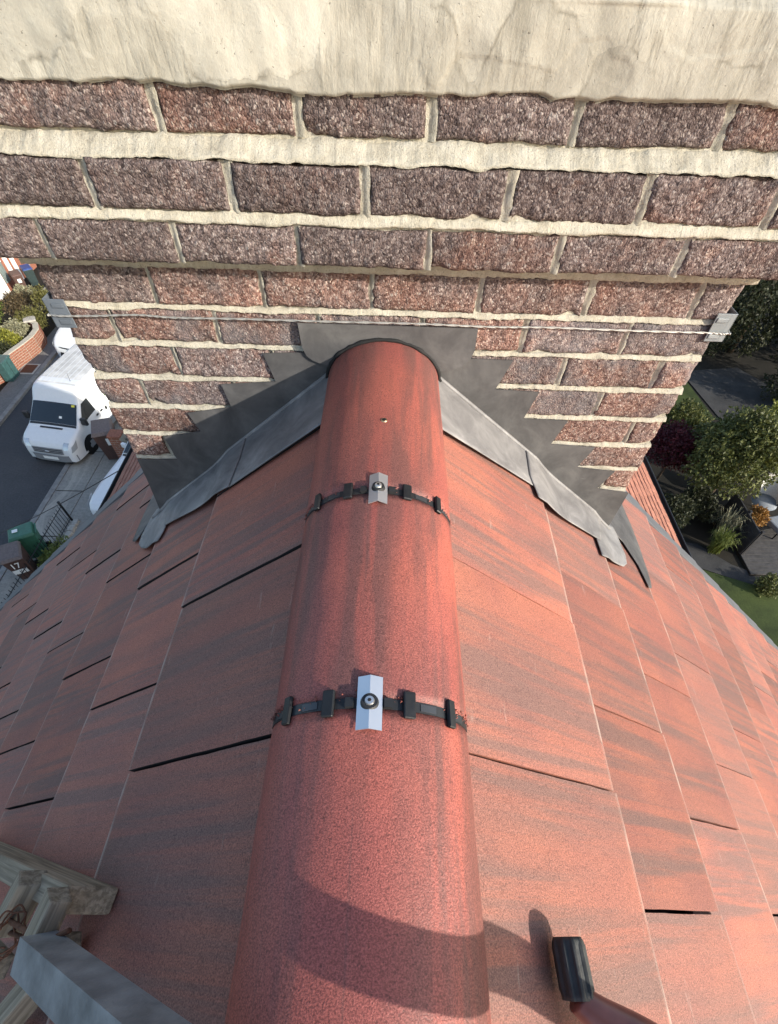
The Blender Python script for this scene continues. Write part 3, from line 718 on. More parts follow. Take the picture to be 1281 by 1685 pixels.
# ================================================================== ADJOINING LOWER ROOF AND GUTTERS
nb = thing('adjoining_roof', 'lower old orange clay tiled roof beyond the grey verge, edged by black gutters', 'roof', (0, 1.7, G))
NO = Vector((0, 1.7, G))
rz, ezx, ezz = -.62, 2.50, -2.40
for side in (-1, 1):
    ex_ = 2.46 if side < 0 else 2.56
    a, b = Vector((XR, .62, rz)), Vector((side*ex_, .62, ezz)); d = b-a; L = d.length; dn = d.normalized(); n_ = Vector((side*-dn.z, 0, abs(dn.x)))
    quad = [a, b, b+Vector((0, 4.0, 0)), a+Vector((0, 4.0, 0))]  # unseen far end, lengthened so its shadow covers the van's front
    V = quad+[p-n_*.05 for p in quad]
    sl = obj('roof_slope', mesh('roof_slope', [p-NO for p in V], [(0, 1, 2, 3), (4, 7, 6, 5), (0, 4, 5, 1), (1, 5, 6, 2), (2, 6, 7, 3)]), 'old_clay', nb)
    g_, w_ = .10, .165; cnt = int(L/g_)
    ct = mesh('tile', *boxg(0, .15, .003, w_-.003, -.006, .008)); bevel(ct, .003, 1)
    ey = Vector((0, side, 0)); rr = random.Random(3+side)
    for k in range(cnt-17, cnt+1):
        for j in range(14):
            y = .62+(j+(.5 if k % 2 else 0))*w_
            if y+w_ > 2.9: continue
            m4 = Matrix.Identity(4)
            for i, e in enumerate((dn, ey, n_)):
                for q in range(3): m4[q][i] = e[q]
            p = a+dn*(k*g_-.03); p.y = y if side > 0 else y+w_
            m4.translation = p-NO+n_*.012
            o = obj('tile', ct, 'old_clay', sl); o.matrix_local = m4 @ Matrix.Rotation(.06+rr.uniform(-.02, .02), 4, 'Y') @ Matrix.Rotation(rr.uniform(-.02, .02), 4, 'Z')
    # half round gutter
    gx, gz = side*(ex_+.045), ezz-.03
    V = []; F = []
    for y in (.60, 4.66):
        for rad_ in (.056, .050):
            for k in range(11):
                t = math.pi+math.pi*k/10; V.append(Vector((gx+rad_*math.cos(t), y, gz+rad_*math.sin(t)))-NO)
    for k in range(10): F += [(k, k+1, 22+k+1, 22+k), (11+k, 33+k, 34+k, 12+k)]
    F += [(0, 22, 33, 11), (10, 21, 43, 32)]
    obj('gutter', mesh('gutter', V, F, True), 'gutter', nb)
    bbox('fascia', (side*(ex_-.02)-.012, side*(ex_-.02)+.012, -1.09, 2.95, ezz-.20-G, ezz-.04-G), 'gutter', nb)
V = [Vector(p)-NO for p in [(-2.3, .4, G), (2.3, .4, G), (2.3, .4, ezz-.05), (XR, .4, rz-.1), (-2.3, .4, ezz-.05), (-2.3, 4.5, G), (2.3, 4.5, G), (2.3, 4.5, ezz-.05), (XR, 4.5, rz-.1), (-2.3, 4.5, ezz-.05)]]
obj('wall', mesh('wall', V, [(0, 1, 2, 3, 4)[::-1], (5, 6, 7, 8, 9), (0, 5, 6, 1), (1, 6, 7, 2), (4, 9, 5, 0)]), 'facing_brick', nb)

# ================================================================== THE ROOF LADDER END AND HOOK (near the camera)
def solid_beam(name, a, b, wd, ht, up, mat, parent, bev=.003, hollow=False):
    a, b = Vector(a), Vector(b); d = (b-a); L = d.length; d.normalize(); up = Vector(up); sidev = d.cross(up).normalized(); up = sidev.cross(d).normalized()
    m4 = Matrix.Identity(4)
    for i, e in enumerate((d, sidev, up)):
        for q in range(3): m4[q][i] = e[q]
    m4.translation = a
    if hollow:
        t = .004; parts = [boxg(0, L, -wd/2, wd/2, ht/2-t, ht/2), boxg(0, L, -wd/2, wd/2, -ht/2, -ht/2+t), boxg(.0005, L, -wd/2+.0001, -wd/2+t, -ht/2+t, ht/2-t), boxg(.0005, L, wd/2-t, wd/2-.0001, -ht/2+t, ht/2-t)]
        me = mesh(name, *joinv(*parts))
    else:
        me = bevel(mesh(name, *boxg(0, L, -wd/2, wd/2, -ht/2, ht/2)), bev, 2)
    o = obj(name, me, mat, parent); o.matrix_local = (Matrix.Translation(-parent.location) if parent else Matrix.Identity(4)) @ m4
    return o
nL = Vector((-sT, 0, cT))
lad = thing('roof_ladder', 'weathered timber roof ladder end with rusty wire ties lying on the left slope', 'ladder', (-.6, -1.05, -.5))
def rl(x, y, h): return on_roof(-1, (XR-x-h*sT)/cT, y, h)
solid_beam('stile', rl(-.348, -1.068, .019), rl(-.86, -.960, .019), .034, .068, nL, 'timber', lad, .005)
solid_beam('rung', rl(-.366, -1.062, .062), rl(-.390, -1.120, .056), .034, .026, nL, 'timber', lad, .003)
solid_beam('rung', rl(-.452, -1.040, .062), rl(-.492, -1.104, .052), .030, .036, nL, 'timber', lad, .003)
solid_beam('stile', rl(-.372, -1.116, .010), rl(-.56, -1.30, .010), .034, .030, nL, 'timber', lad, .003)
solid_beam('rung', rl(-.50, -1.150, .03), rl(-.62, -1.120, .03), .03, .02, nL, 'timber', lad, .002)
for pts in ([rl(-.330, -1.100, .052), rl(-.37, -1.110, .056), rl(-.43, -1.10, .062), rl(-.52, -1.085, .06)], [rl(-.345, -1.115, .045), rl(-.39, -1.118, .045), rl(-.45, -1.11, .05), rl(-.54, -1.10, .05)]):
    v_, f_ = tube(spline([Vector(p)-lad.location for p in pts], 6), .0035, 8); obj('tie_bar', mesh('tie_bar', v_, f_, True), 'rust', lad)
rr = random.Random(2)
for k in range(3):
    c = rl(-.455+rr.uniform(-.02, .02), -1.11+rr.uniform(-.012, .012), .06); pts = []
    for i in range(14):
        t = i*.75+k; pts.append(c+Vector((rr.uniform(.008, .022)*math.cos(t)-.012, rr.uniform(.01, .03)*math.sin(t), .010*math.sin(t*.7)))-lad.location)
    v_, f_ = tube(spline(pts, 4), .0013, 6); obj('wire_tie', mesh('wire_tie', v_, f_, True), 'rust', lad)
arm = thing('steel_arm', 'galvanised square steel arm pointing at the ridge beside the timber ladder', 'steel bar', (-.3, -1.2, -.2))
aA, aB = Vector((-.372, -1.122, -.228)), Vector((-.105, -1.180, -.012))
ad = (aB-aA).normalized(); cpv = Vector((.45, .09, .88)); cpv = cpv-ad*cpv.dot(ad); aup = cpv.normalized()+ad.cross(cpv).normalized()*.85
solid_beam('box_section', aA, aB, .038, .038, aup, 'galvanised', arm, hollow=True)
solid_beam('end_cap', aA+ad*.001, aA+ad*.004, .030, .030, aup, 'galvanised', arm, .001)

hook = thing('ridge_hook', 'red brown tubular ridge hook ending in a black ribbed rubber grip', 'hook', (.3, -1.3, -.2))
HK = hook.location
hp = [(.264, -1.154, -.187, .0155), (.283, -1.168, -.188, .018), (.335, -1.195, -.190, .023), (.395, -1.235, -.185, .026), (.434, -1.268, -.150, .027), (.440, -1.28, -.105, .027), (.430, -1.28, -.060, .027), (.40, -1.28, -.010, .027), (.362, -1.28, .030, .026), (.325, -1.28, .062, .025), (.285, -1.28, .083, .024), (.24, -1.28, .093, .024), (.15, -1.28, .095, .024), (.05, -1.27, .085, .024), (-.05, -1.24, .04, .024), (-.09, -1.21, .0, .024)]
path = spline([p[:3] for p in hp], 8); rads = [p.x for p in spline([(q[3], 0, 0) for q in hp], 8)]
v_, f_ = tube([p-HK for p in path], rads, 18); obj('tube', mesh('tube', v_, f_, True), 'red_paint', hook)
# ribbed grip
ga, gb = Vector((.2645, -1.156, -.187)), Vector((.2630, -1.0985, -.1885)); V = []; F = []; nk = 108; ns = 14
d = (gb-ga).normalized(); s_ = d.cross(Vector((0, 0, 1))).normalized(); u_ = s_.cross(d)
for i in range(ns):
    t = i/(ns-1); p = ga+(gb-ga)*t
    end = 1-max(0, (t-.95)/.05)**2*.12
    for k in range(nk):
        a = 2*math.pi*k/nk; rb = .0016*(1 if math.sin(a*9) > .3 else -1)*(1 if .08 < t < .9 else .3)
        rx = .0172
        rr_ = (rx+rb)*end; V.append(p+s_*math.cos(a)*rr_+u_*math.sin(a)*rr_-HK)
for i in range(ns-1):
    for k in range(nk): F.append((i*nk+k, i*nk+(k+1) % nk, (i+1)*nk+(k+1) % nk, (i+1)*nk+k))
F += [tuple(range(nk))[::-1], tuple((ns-1)*nk+k for k in range(nk))]
me = mesh('rubber_grip', V, F, True); bm = bmesh.new(); bm.from_mesh(me); bmesh.ops.recalc_face_normals(bm, faces=bm.faces[:]); bm.to_mesh(me); bm.free()
obj('rubber_grip', me, 'grip_rubber', hook)

# overhead phone line
ov = thing('overhead_line', 'thin black overhead line running down from the eaves across the pavement', 'cable', (-2.5, 2.6, -2.5))
a, b = Vector((-2.60, 2.62, -2.51)), Vector((-6.6, 4.35, -5.30))
pts = [a.lerp(b, k/16)-ov.location-Vector((0, 0, .03*math.sin(math.pi*k/16))) for k in range(17)]
v_, f_ = tube(pts, .0045, 6); obj('line', mesh('line', v_, f_), 'black_plastic', ov)

# ================================================================== VEHICLES (front looks along local -Y)
def interp(tab, y):
    if y <= tab[0][0]: return tab[0][1]
    for (a, p), (b, q) in zip(tab, tab[1:]):
        if y <= b: return p+(q-p)*(y-a)/(b-a)
    return tab[-1][1]
class Car:
    def __init__(s, root, L, hw, top, zb, narrow, tumble, zbelt, paint):
        s.r, s.L, s.hw, s.top, s.zb, s.narrow, s.tumble, s.zbelt = root, L, hw, top, zb, narrow, tumble, zbelt
        V = []; F = []; ys = sorted(set([0, .03, .08, .16]+[p[0] for p in top]+[L*k/24 for k in range(1, 24)]+[L-.12, L-.04, L])); n = 37
        for y in ys:
            for k in range(n): V.append(s.ring(y, -1+2*k/(n-1)))
        for i in range(len(ys)-1):
            for k in range(n-1): a = i*n+k; F.append((a, a+1, a+1+n, a+n)[::-1])
        F += [tuple(range(n)), tuple((len(ys)-1)*n+k for k in range(n))[::-1]]
        me = mesh('body', V, F, True)
        s.body = obj('body', me, paint, root)
    def half(s, y, z):
        e = interp(s.narrow, y); zt = interp(s.top, y)
        t = max(0, z-s.zbelt); w_ = s.hw*e-s.tumble*t
        return w_
    def ring(s, y, t):
        zt = interp(s.top, y); zb = s.zb; a = abs(t); sg = 1 if t > 0 else -1
        if a > .45:   # side, from roof edge to sill
            q = (a-.45)/.55; z = zt-.10-(zt-.10-zb)*q
            if q < .18: z = zt-.02-.12*(q/.18)**.7
            z = max(z, zb); x = s.half(y, z)-(.05*(1-q/.18)**2 if q < .18 else 0)
            return (sg*x, y, z)
        q = a/.45; x = (s.half(y, zt-.02)-.05)*q; return (sg*x, y, zt-.02*q*q)
    def top_patch(s, name, y0, y1, f0, f1, mat, off=.006, x0=-1., x1=1., nu=13, nv=7, parent=None):
        def fn(u, v):
            y = y0+(y1-y0)*v; w_ = f0+(f1-f0)*v; t = (x0+(x1-x0)*u)*w_*.45; p = Vector(s.ring(y, t)); p.z += off; p.y -= off*.6; return p
        v_, f_ = grid(fn, nu, nv); return obj(name, mesh(name, v_, f_, True), mat, parent or s.r)
    def side_patch(s, name, quad, sg, mat, off=.006, n=6, parent=None):
        (ya, za), (yb, zb_), (yc, zc), (yd, zd) = quad
        def fn(u, v):
            y = (ya+(yb-ya)*u)*(1-v)+(yd+(yc-yd)*u)*v; z = (za+(zb_-za)*u)*(1-v)+(zd+(zc-zd)*u)*v
            return Vector((sg*(s.half(y, z)+off), y, z))
        v_, f_ = grid(fn, n, n, sg < 0); return obj(name, mesh(name, v_, f_, True), mat, parent or s.r)
    def wheel(s, y, sg, r):
        x = s.hw-.10
        V, F = tube([(sg*(x-.09), y, r), (sg*(x+.09), y, r), (sg*(x+.105), y, r), (sg*(x+.105), y, r)], [r, r, r*.9, r*.62], 28)
        wh = obj('wheel', mesh('wheel', V, F, True), 'tyre', s.r)
        V, F = tube([(sg*(x+.104), y, r), (sg*(x+.100), y, r), (sg*(x+.112), y, r)], [r*.62, r*.3, r*.14], 18)
        obj('rim', mesh('rim', V, F), 'grey_bumper', wh)
        V = []; F = []; n = 22
        for k in range(n): t = math.pi*k/(n-1); V += [(sg*(s.hw+.004), y+(r+.07)*math.cos(t), r+(r+.07)*math.sin(t)), (sg*(s.hw+.004), y+(r*.84)*math.cos(t), r+(r*.84)*math.sin(t))]
        F = [(2*k, 2*k+2, 2*k+3, 2*k+1) for k in range(n-1)]; obj('wheel_arch', mesh('wheel_arch', V, F), 'tyre', wh)
van = thing('van', 'white high roofed panel van with dirty roof parked half on the pavement', 'van', (-10.50, 10.88, G), -rad(9)); van.scale = (.90, .86, .84)
vc = Car(van, 5.0, .95, [(0, .62), (.04, .74), (.12, .88), (.35, 1.0), (.80, 1.12), (.86, 1.16), (1.45, 1.62), (1.54, 1.72), (1.70, 1.95), (1.85, 2.03), (2.1, 2.06), (4.9, 2.08), (5.0, 1.95)], .26,
         [(0, .86), (.08, .93), (.25, .985), (.6, 1.), (4.6, 1.), (5., .96)], .13, 1.05, 'van_white')
vc.top_patch('windscreen', .875, 1.45, .97, .96, 'glass', .008)
wsf = vc.top_patch('roof_panel', 1.95, 4.7, .93, .93, 'van_roof_dirt', .005)
for xx in (-.62, -.38, -.13, .13, .38, .62):
    vc.top_patch('rib', 2.0, 4.7, 1, 1, 'van_white', .016, xx-.022, xx+.022, 3, 20, wsf)
for sg in (-1, 1):
    vc.side_patch('side_window', [(1.02, 1.10), (1.98, 1.14), (1.93, 1.62), (1.55, 1.60)], sg, 'glass', .008)
    vc.side_patch('window_trim', [(1.385, 1.10), (1.41, 1.10), (1.66, 1.61), (1.635, 1.60)], sg, 'black_plastic', .012)
    vc.side_patch('sill_moulding', [(.10, .27), (4.9, .27), (4.9, .52), (.10, .50)], sg, 'grey_bumper', .012)
    vc.side_patch('door_line', [(2.05, .52), (2.063, .52), (2.063, 1.72), (2.05, 1.72)], sg, 'grey_bumper', .004)
    vc.side_patch('door_handle', [(1.86, .94), (2.0, .94), (2.0, 1.0), (1.86, 1.0)], sg, 'black_plastic', .02)
    vc.side_patch('door_handle', [(2.15, .94), (2.29, .94), (2.29, 1.0), (2.15, 1.0)], sg, 'black_plastic', .02)
    hl = vc.side_patch('headlight', [(.03, .62), (.30, .68), (.42, .93), (.10, .82)], sg, 'lamp', .012)
    vc.top_patch('headlight_lens', .03, .20, .98, .98, 'lamp', .010, .74*sg, .97*sg, 5, 5, hl)
    vc.wheel(.95, sg, .33); vc.wheel(4.05, sg, .33)
    mi = obj('door_mirror', bevel(mesh('door_mirror', *boxg(min(sg*.97, sg*1.16), max(sg*.97, sg*1.16), 1.02, 1.14, 1.10, 1.36)), .03), 'black_plastic', van)
    bbox('mirror_stalk', (min(sg*.90, sg*.99), max(sg*.90, sg*.99), 1.05, 1.11, 1.12, 1.18), 'black_plastic', mi)
    vc.side_patch('logo_leaf', [(2.75, 1.22), (3.15, 1.24), (3.05, 1.52), (2.78, 1.50)], sg, 'decal_green', .009)
    vc.side_patch('logo_stroke', [(2.95, 1.06), (3.30, 1.12), (3.32, 1.20), (2.92, 1.20)], sg, 'decal_red', .009)
    for k in range(4): vc.side_patch('lettering', [(2.45+k*.30, .84), (2.56+k*.30, .84), (2.56+k*.30, .96), (2.45+k*.30, .96)], sg, 'black_plastic', .009, 2)
fb = obj('front_bumper', mesh('front_bumper', *grid(lambda u, v: Vector(((-1+2*u)*.90, -.012-.05*(1-(2*u-1)**4)+.22*abs(2*u-1)**6, .24+.26*v)), 15, 4)), 'grey_bumper', van)
bbox('bumper_lip', (-.7, .7, -.055, .0, .19, .25), 'tyre', van, .02)
gr = obj('grille', mesh('grille', *grid(lambda u, v: Vector(((-1+2*u)*.56, -.022-.012*(1-(2*u-1)**2)+.04*v, .55+.20*v)), 11, 3)), 'grey_bumper', van)
for k in range(3): obj('grille_bar', mesh('grille_bar', *grid(lambda u, v: Vector(((-1+2*u)*.52, -.034-.012*(1-(2*u-1)**2)+.04*(.15+.3*k), .575+.058*k+.022*v)), 11, 2)), 'tyre', gr)
vv, vf = disc(0, 0, 0, .075, .01, 20); bd = obj('badge', mesh('badge', [(x*1.1, -.052-z, .65+y*.55) for x, y, z in vv], vf), 'lamp', van)
bbox('number_plate', (-.27, .27, -.078, -.068, .33, .44), 'plate_white', van)
vc.top_patch('bonnet_vent', .66, .73, .62, .62, 'black_plastic', .012, -.75, .75)
vc.top_patch('scuttle', .80, .868, .96, .96, 'black_plastic', .007)
vc.top_patch('permit_sticker', 1.37, 1.43, 1, 1, 'sticker', .014, .74, .88, 3, 3)
vc.top_patch('paper_on_dash', 1.02, 1.08, 1, 1, 'plate_white', .011, .24, .36, 3, 3)
V, F = tube([(.42, 2.15, 2.0), (.43, 2.20, 2.32)], [.008, .005], 6); obj('aerial', mesh('aerial', V, F), 'black_plastic', van)

def hatch(name, label, loc, rz, group='parked white cars', hood=0.):
    H = lambda y: y+(hood if y > .9 else hood*.5 if y > .5 else 0)
    c = thing(name, label, 'car', loc, rz, group)
    k = Car(c, H(4.0), .86, [(H(y), z) for y, z in [(0, .52), (.05, .66), (.18, .74), (.55, .86), (.98, .96), (1.05, 1.0), (1.65, 1.36), (1.95, 1.44), (2.9, 1.44), (3.5, 1.34), (3.85, .98), (4.0, .86)]], .22,
            [(0, .70), (.1, .84), (.35, .95), (.8, 1.), (H(3.4), 1.), (H(4.), .9)], .32, .92, 'van_white')
    k.top_patch('windscreen', H(1.06), H(1.66), .96, .95, 'glass', .008); k.top_patch('rear_window', H(3.5), H(3.8), .9, .9, 'glass', .008)
    k.top_patch('bonnet_line', H(.985), H(1.04), .95, .95, 'black_plastic', .005)
    for sg in (-1, 1):
        k.side_patch('side_window', [(H(1.35), .94), (H(2.35), .95), (H(2.3), 1.33), (H(1.75), 1.30)], sg, 'glass', .008)
        k.side_patch('side_window', [(H(2.42), .95), (H(3.3), .97), (H(3.15), 1.32), (H(2.38), 1.33)], sg, 'glass', .008)
        k.side_patch('headlight', [(.06, .56), (.45, .66), (.52, .78), (.14, .68)], sg, 'lamp', .010)
        k.wheel(.85+hood*.3, sg, .30); k.wheel(H(3.25), sg, .30)
        bbox('door_mirror', (min(sg*.86, sg*1.02), max(sg*.86, sg*1.02), H(1.32), H(1.32)+.1, .92, 1.06), 'van_white', c, .03)
    gr = obj('grille', mesh('grille', *grid(lambda u, v: Vector(((-1+2*u)*(.52-.10*v), -.016-.02*(1-(2*u-1)**2), .27+.20*v)), 11, 3)), 'black_plastic', c)
    obj('upper_grille', mesh('upper_grille', *grid(lambda u, v: Vector(((-1+2*u)*.44, .035-.02*(1-(2*u-1)**2), .585+.05*v)), 9, 2)), 'black_plastic', c)
    bbox('number_plate', (-.26, .26, -.05, -.042, .33, .44), 'plate_white', c)
    vv, vf = disc(0, 0, 0, .05, .01, 16); obj('badge', mesh('badge', [(x, -.0+z*0+.02-.03, .60+y*.6) for x, y, z in vv], vf), 'lamp', c)
    return c
hatch('parked_car', 'white hatchback parked behind the van beside the curved brick garden wall', (-12.15, 16.75, G), -rad(14))
hatch('parked_car', 'white car half hidden by the black gutter below the left roof edge', (-7.56, 8.0, G+.05), -rad(16), hood=1.0)

# ================================================================== STREET THINGS
def bin_(label, loc, rz, body, lid, group, number=None, sc=1.):
    b = thing('wheelie_bin', label, 'bin', loc, rz, group)
    V = [(x*wx, y*wy, z) for z, wx, wy in ((.08, .22, .25), (.98, .29, .35)) for x, y in ((-1, -1), (1, -1), (1, 1), (-1, 1))]
    V = [(x*sc, y*sc, z*sc) for x, y, z in V]
    obj('bin_body', bevel(mesh('bin_body', V, [(0, 3, 2, 1), (4, 5, 6, 7), (0, 1, 5, 4), (1, 2, 6, 5), (2, 3, 7, 6), (3, 0, 4, 7)]), .02), body, b)
    V = [(-.31, -.40, .97), (.31, -.40, .97), (.31, .36, .99), (-.31, .36, .99), (-.25, -.33, 1.05), (.25, -.33, 1.05), (.27, .34, 1.09), (-.27, .34, 1.09)]
    V = [(x*sc, y*sc, z*sc) for x, y, z in V]
    ld = obj('lid', bevel(mesh('lid', V, [(0, 3, 2, 1), (4, 5, 6, 7), (0, 1, 5, 4), (1, 2, 6, 5), (2, 3, 7, 6), (3, 0, 4, 7)]), .018), lid, b)
    V, F = tube([(-.24*sc, .40*sc, 1.0*sc), (.24*sc, .40*sc, 1.0*sc)], .018, 8); obj('handle', mesh('handle', V, F), body, b)
    for sg in (-1, 1):
        V, F = tube([(sg*.20*sc, .30*sc, .1*sc), (sg*.27*sc, .30*sc, .1*sc)], .10*sc, 16); obj('wheel', mesh('wheel', V, F), 'tyre', b)
    return b, ld
def text(s, size, loc, rot, mat, parent, name='lettering'):
    cu = bpy.data.curves.new(name, 'FONT'); cu.body = s; cu.size = size; cu.align_x = 'CENTER'; cu.align_y = 'CENTER'; cu.extrude = .002
    to = bpy.data.objects.new(name, cu); COL.objects.link(to); bpy.context.view_layer.update()
    me = bpy.data.meshes.new_from_object(to); bpy.data.objects.remove(to, do_unlink=True)
    return obj(name, me, mat, parent, loc, rot)
gb_, ld = bin_('green wheelie bin with a pale mark on its lid beside the black railings', (-9.40, 7.12, G+.06), rad(-62), 'bin_green', 'bin_green', 'wheelie bins by the railings', sc=.82)
obj('lid_mark', bevel(mesh('lid_mark', *boxg(-.08, .03, -.18, -.05, .882, .890)), .003, 1), 'plate_white', ld)
bb_, ld = bin_('brown wheelie bin with the white number 17 beside the green bin', (-9.36, 6.42, G+.06), rad(28), 'bin_brown', 'bin_brown_lid', 'wheelie bins by the railings', sc=.82)
text('17', .23, (-.02, -.292, .61), (rad(86), 0, 0), 'plate_white', bb_, 'house_number')
obj('paper_label', mesh('paper_label', *boxg(-.18, .14, -.277, -.268, .34, .47)), 'plate_white', bb_)
text('/', .16, (.0, -.281, .41), (rad(86), 0, 0), 'black_plastic', bb_, 'label_mark')
b3, ld = bin_('brown wheelie bin with a white label between van and brick pillar', (-8.75, 11.32, G+.06), rad(20), 'bin_brown', 'bin_brown_lid', 'brown wheelie bins')
obj('paper_label', mesh('paper_label', *boxg(.02, .20, -.343, -.333, .62, .84)), 'plate_white', b3)
b4, _ = bin_('small brown bin beside the white house front far behind', (-16.95, 23.0, G), rad(40), 'bin_brown', 'bin_brown', 'far bins at the house front', sc=.7)
obj('paper_label', mesh('paper_label', *boxg(-.07, .07, -.245, -.235, .42, .56)), 'plate_white', b4)
bin_('dark bin with a blue lid beside the white house front far behind', (-16.75, 23.65, G), rad(40), 'bin_dark', 'bin_blue', 'far bins at the house front', sc=.7)

def brick_wall(root, p0, p1, h, th, mat='facing_brick', course_h=.075, bl=.225, name='brick'):
    p0, p1 = Vector(p0), Vector(p1); d = (p1-p0); L = d.length; d.normalize(); rzz = math.atan2(d.y, d.x); off = p0-Vector(root.location)
    me = mesh('mortar', *boxg(0, L, -th/2+.008, th/2-.008, 0, h-.004)); obj('mortar', me, 'mortar', root, off, (0, 0, rzz))
    bmesh_ = bevel(mesh(name, *boxg(0, bl-.012, -th/2, th/2, 0, course_h-.012)), .003, 1)
    for k in range(int(h/course_h)):
        x = -(bl/2 if k % 2 else 0)
        while x < L-.03:
            a, b = max(x, 0), min(x+bl, L)
            if b-a > .04:
                o = obj(name, bmesh_, mat, root); o.location = off+d*a+Vector((0, 0, k*course_h)); o.rotation_euler = (0, 0, rzz); o.scale = ((b-a-.012)/(bl-.012), 1, 1)
            x += bl
pil = thing('brick_pillar', 'orange brick gate pillar below the left gutter beside the brown bin', 'pillar', (-8.18, 10.95, G+.05))
brick_wall(pil, (-8.36, 10.95, G+.05), (-8.0, 10.95, G+.05), 1.05, .34)
bbox('coping', (-.20, .20, -.19, .19, 1.05, 1.10), 'facing_brick', pil, .01)
gt = thing('garden_gate', 'dark iron gate fixed to the brick pillar below the gutter', 'gate', (-7.95, 10.95, G+.05))
for k in range(7): V, F = tube([(.04+k*.12, 0, .08), (.04+k*.12, 0, .95)], .008, 6); obj('bar', mesh('bar', V, F), 'black_iron', gt)
for z in (.12, .9): V, F = tube([(0, 0, z), (.8, 0, z)], .012, 6); obj('rail', mesh('rail', V, F), 'black_iron', gt)

rail = thing('railings', 'black iron railings on a low edging in front of the bins', 'railing', (-9.08, 8.42, G+.03))
V, F = tube([(0, 0, 0), (0, 0, .68)], .032, 10); obj('end_post', mesh('end_post', V, F), 'black_iron', rail)
vd, fd = disc(0, 0, .68, .042, .02, 12); obj('post_cap', mesh('post_cap', vd, fd), 'black_iron', rail)
for z in (.10, .55): V, F = tube([(0, 0, z), (0, -4.2, z)], .012, 6); obj('rail', mesh('rail', V, F), 'black_iron', rail)
V, F = tube([(0, 0, .04), (0, 0, .64)], .0085, 6); bme = mesh('bar', V, F)
for k in range(34): obj('bar', bme, 'black_iron', rail, (0, -.12-k*.12, 0))
edge = thing('stone_edging', 'rough stone edging at the foot of the black railings', 'edging', (-9.0, 6.3, G))
rr = random.Random(9)
for k in range(16):
    s = .13+.05*rr.random(); me = bevel(mesh('stone', *boxg(-s*.5, s*.5, -.11, .11, 0, .13)), .03); obj('stone', me, 'coping', edge, (.10+rr.uniform(-.02, .02), 2.0-k*.25, rr.uniform(0, .03)), (rr.uniform(-.1, .1), rr.uniform(-.1, .1), rr.uniform(-.2, .2)))

# curved boundary wall across the road
cw = thing('garden_wall', 'curved orange brick garden wall with pale coping across the road', 'garden wall', (-14.1, 17.2, G))
cpts = [(-14.32, 16.0), (-14.22, 16.55), (-14.08, 17.1), (-13.98, 17.7), (-14.02, 18.25), (-14.25, 18.7), (-14.6, 18.95)]
for a, b in zip(cpts, cpts[1:]): brick_wall(cw, (*a, G), (*b, G), .62, .22)
V, F = joinv(*[boxg(-.5*0, .4, -.14, .14, .0, .05)]); 
obj('coping', bevel(mesh('coping', *boxg(-.22, .22, -.2, .2, .62, .68)), .012), 'coping', cw, (-.45, 1.72, 0), (0, 0, .5))
cw2 = thing('brick_pier', 'short orange brick wall end beside the green street cabinet', 'wall', (-14.5, 15.6, G))
brick_wall(cw2, (-14.95, 14.6, G), (-14.42, 15.72, G), .95, .25)
cab = thing('street_cabinet', 'small dark green street cabinet at the end of the brick wall', 'cabinet', (-14.12, 15.72, G+.06))
bbox('casing', (-.15, .15, -.28, .28, 0, .62), 'cabinet', cab, .02)
obj('cabinet_roof', bevel(mesh('cabinet_roof', *boxg(-.18, .18, -.31, .31, .62, .67)), .015), 'cabinet', cab)
bbox('door_seam', (.1495, .153, -.006, .006, .05, .58), 'bitumen', cab)
mh = thing('pavement_cover', 'brown square cover set in pale concrete on the far pavement', 'cover', (-13.80, 16.35, G+.06))
bbox('surround', (-.30, .30, -.36, .36, -.02, .006), 'coping', mh); bbox('cover_plate', (-.23, .23, -.28, .28, .0, .012), 'rust', mh)

# house across the road
oh = thing('opposite_house', 'white and brick striped house front far behind on the left', 'house', (-17.6, 23.0, G))
bbox('wall', (-3.5, 0, -5.5, 3.2, 0, 5.2), 'facing_brick', oh)
for y0, y1 in ((-3.0, -1.25), (-1.0, -.1), (.62, .86), (1.08, 1.32)):
    bbox('render_panel', (-.02, .05, y0, y1, .02, 4.4), 'white_render', oh, .01)
wn = bbox('window', (-.01, .03, -.02, .38, .3, 4.2), 'window_grey', oh)
for z in (1.0, 2.0, 3.0): bbox('glazing_bar', (.0, .045, -.02, .38, z, z+.05), 'white_render', wn)
bbox('corner_strip', (-.2, .06, 2.0, 2.2, 0, 4.6), 'coping', oh)
obj('roof', mesh('roof', [(-3.9, -5.8, 5.2), (.35, -5.8, 5.2), (.35, 3.5, 5.2), (-3.9, 3.5, 5.2), (-1.8, -5.8, 7.0), (-1.8, 3.5, 7.0)], [(0, 3, 2, 1), (1, 2, 5, 4), (3, 0, 4, 5), (0, 1, 4), (2, 3, 5)]), 'old_clay', oh)

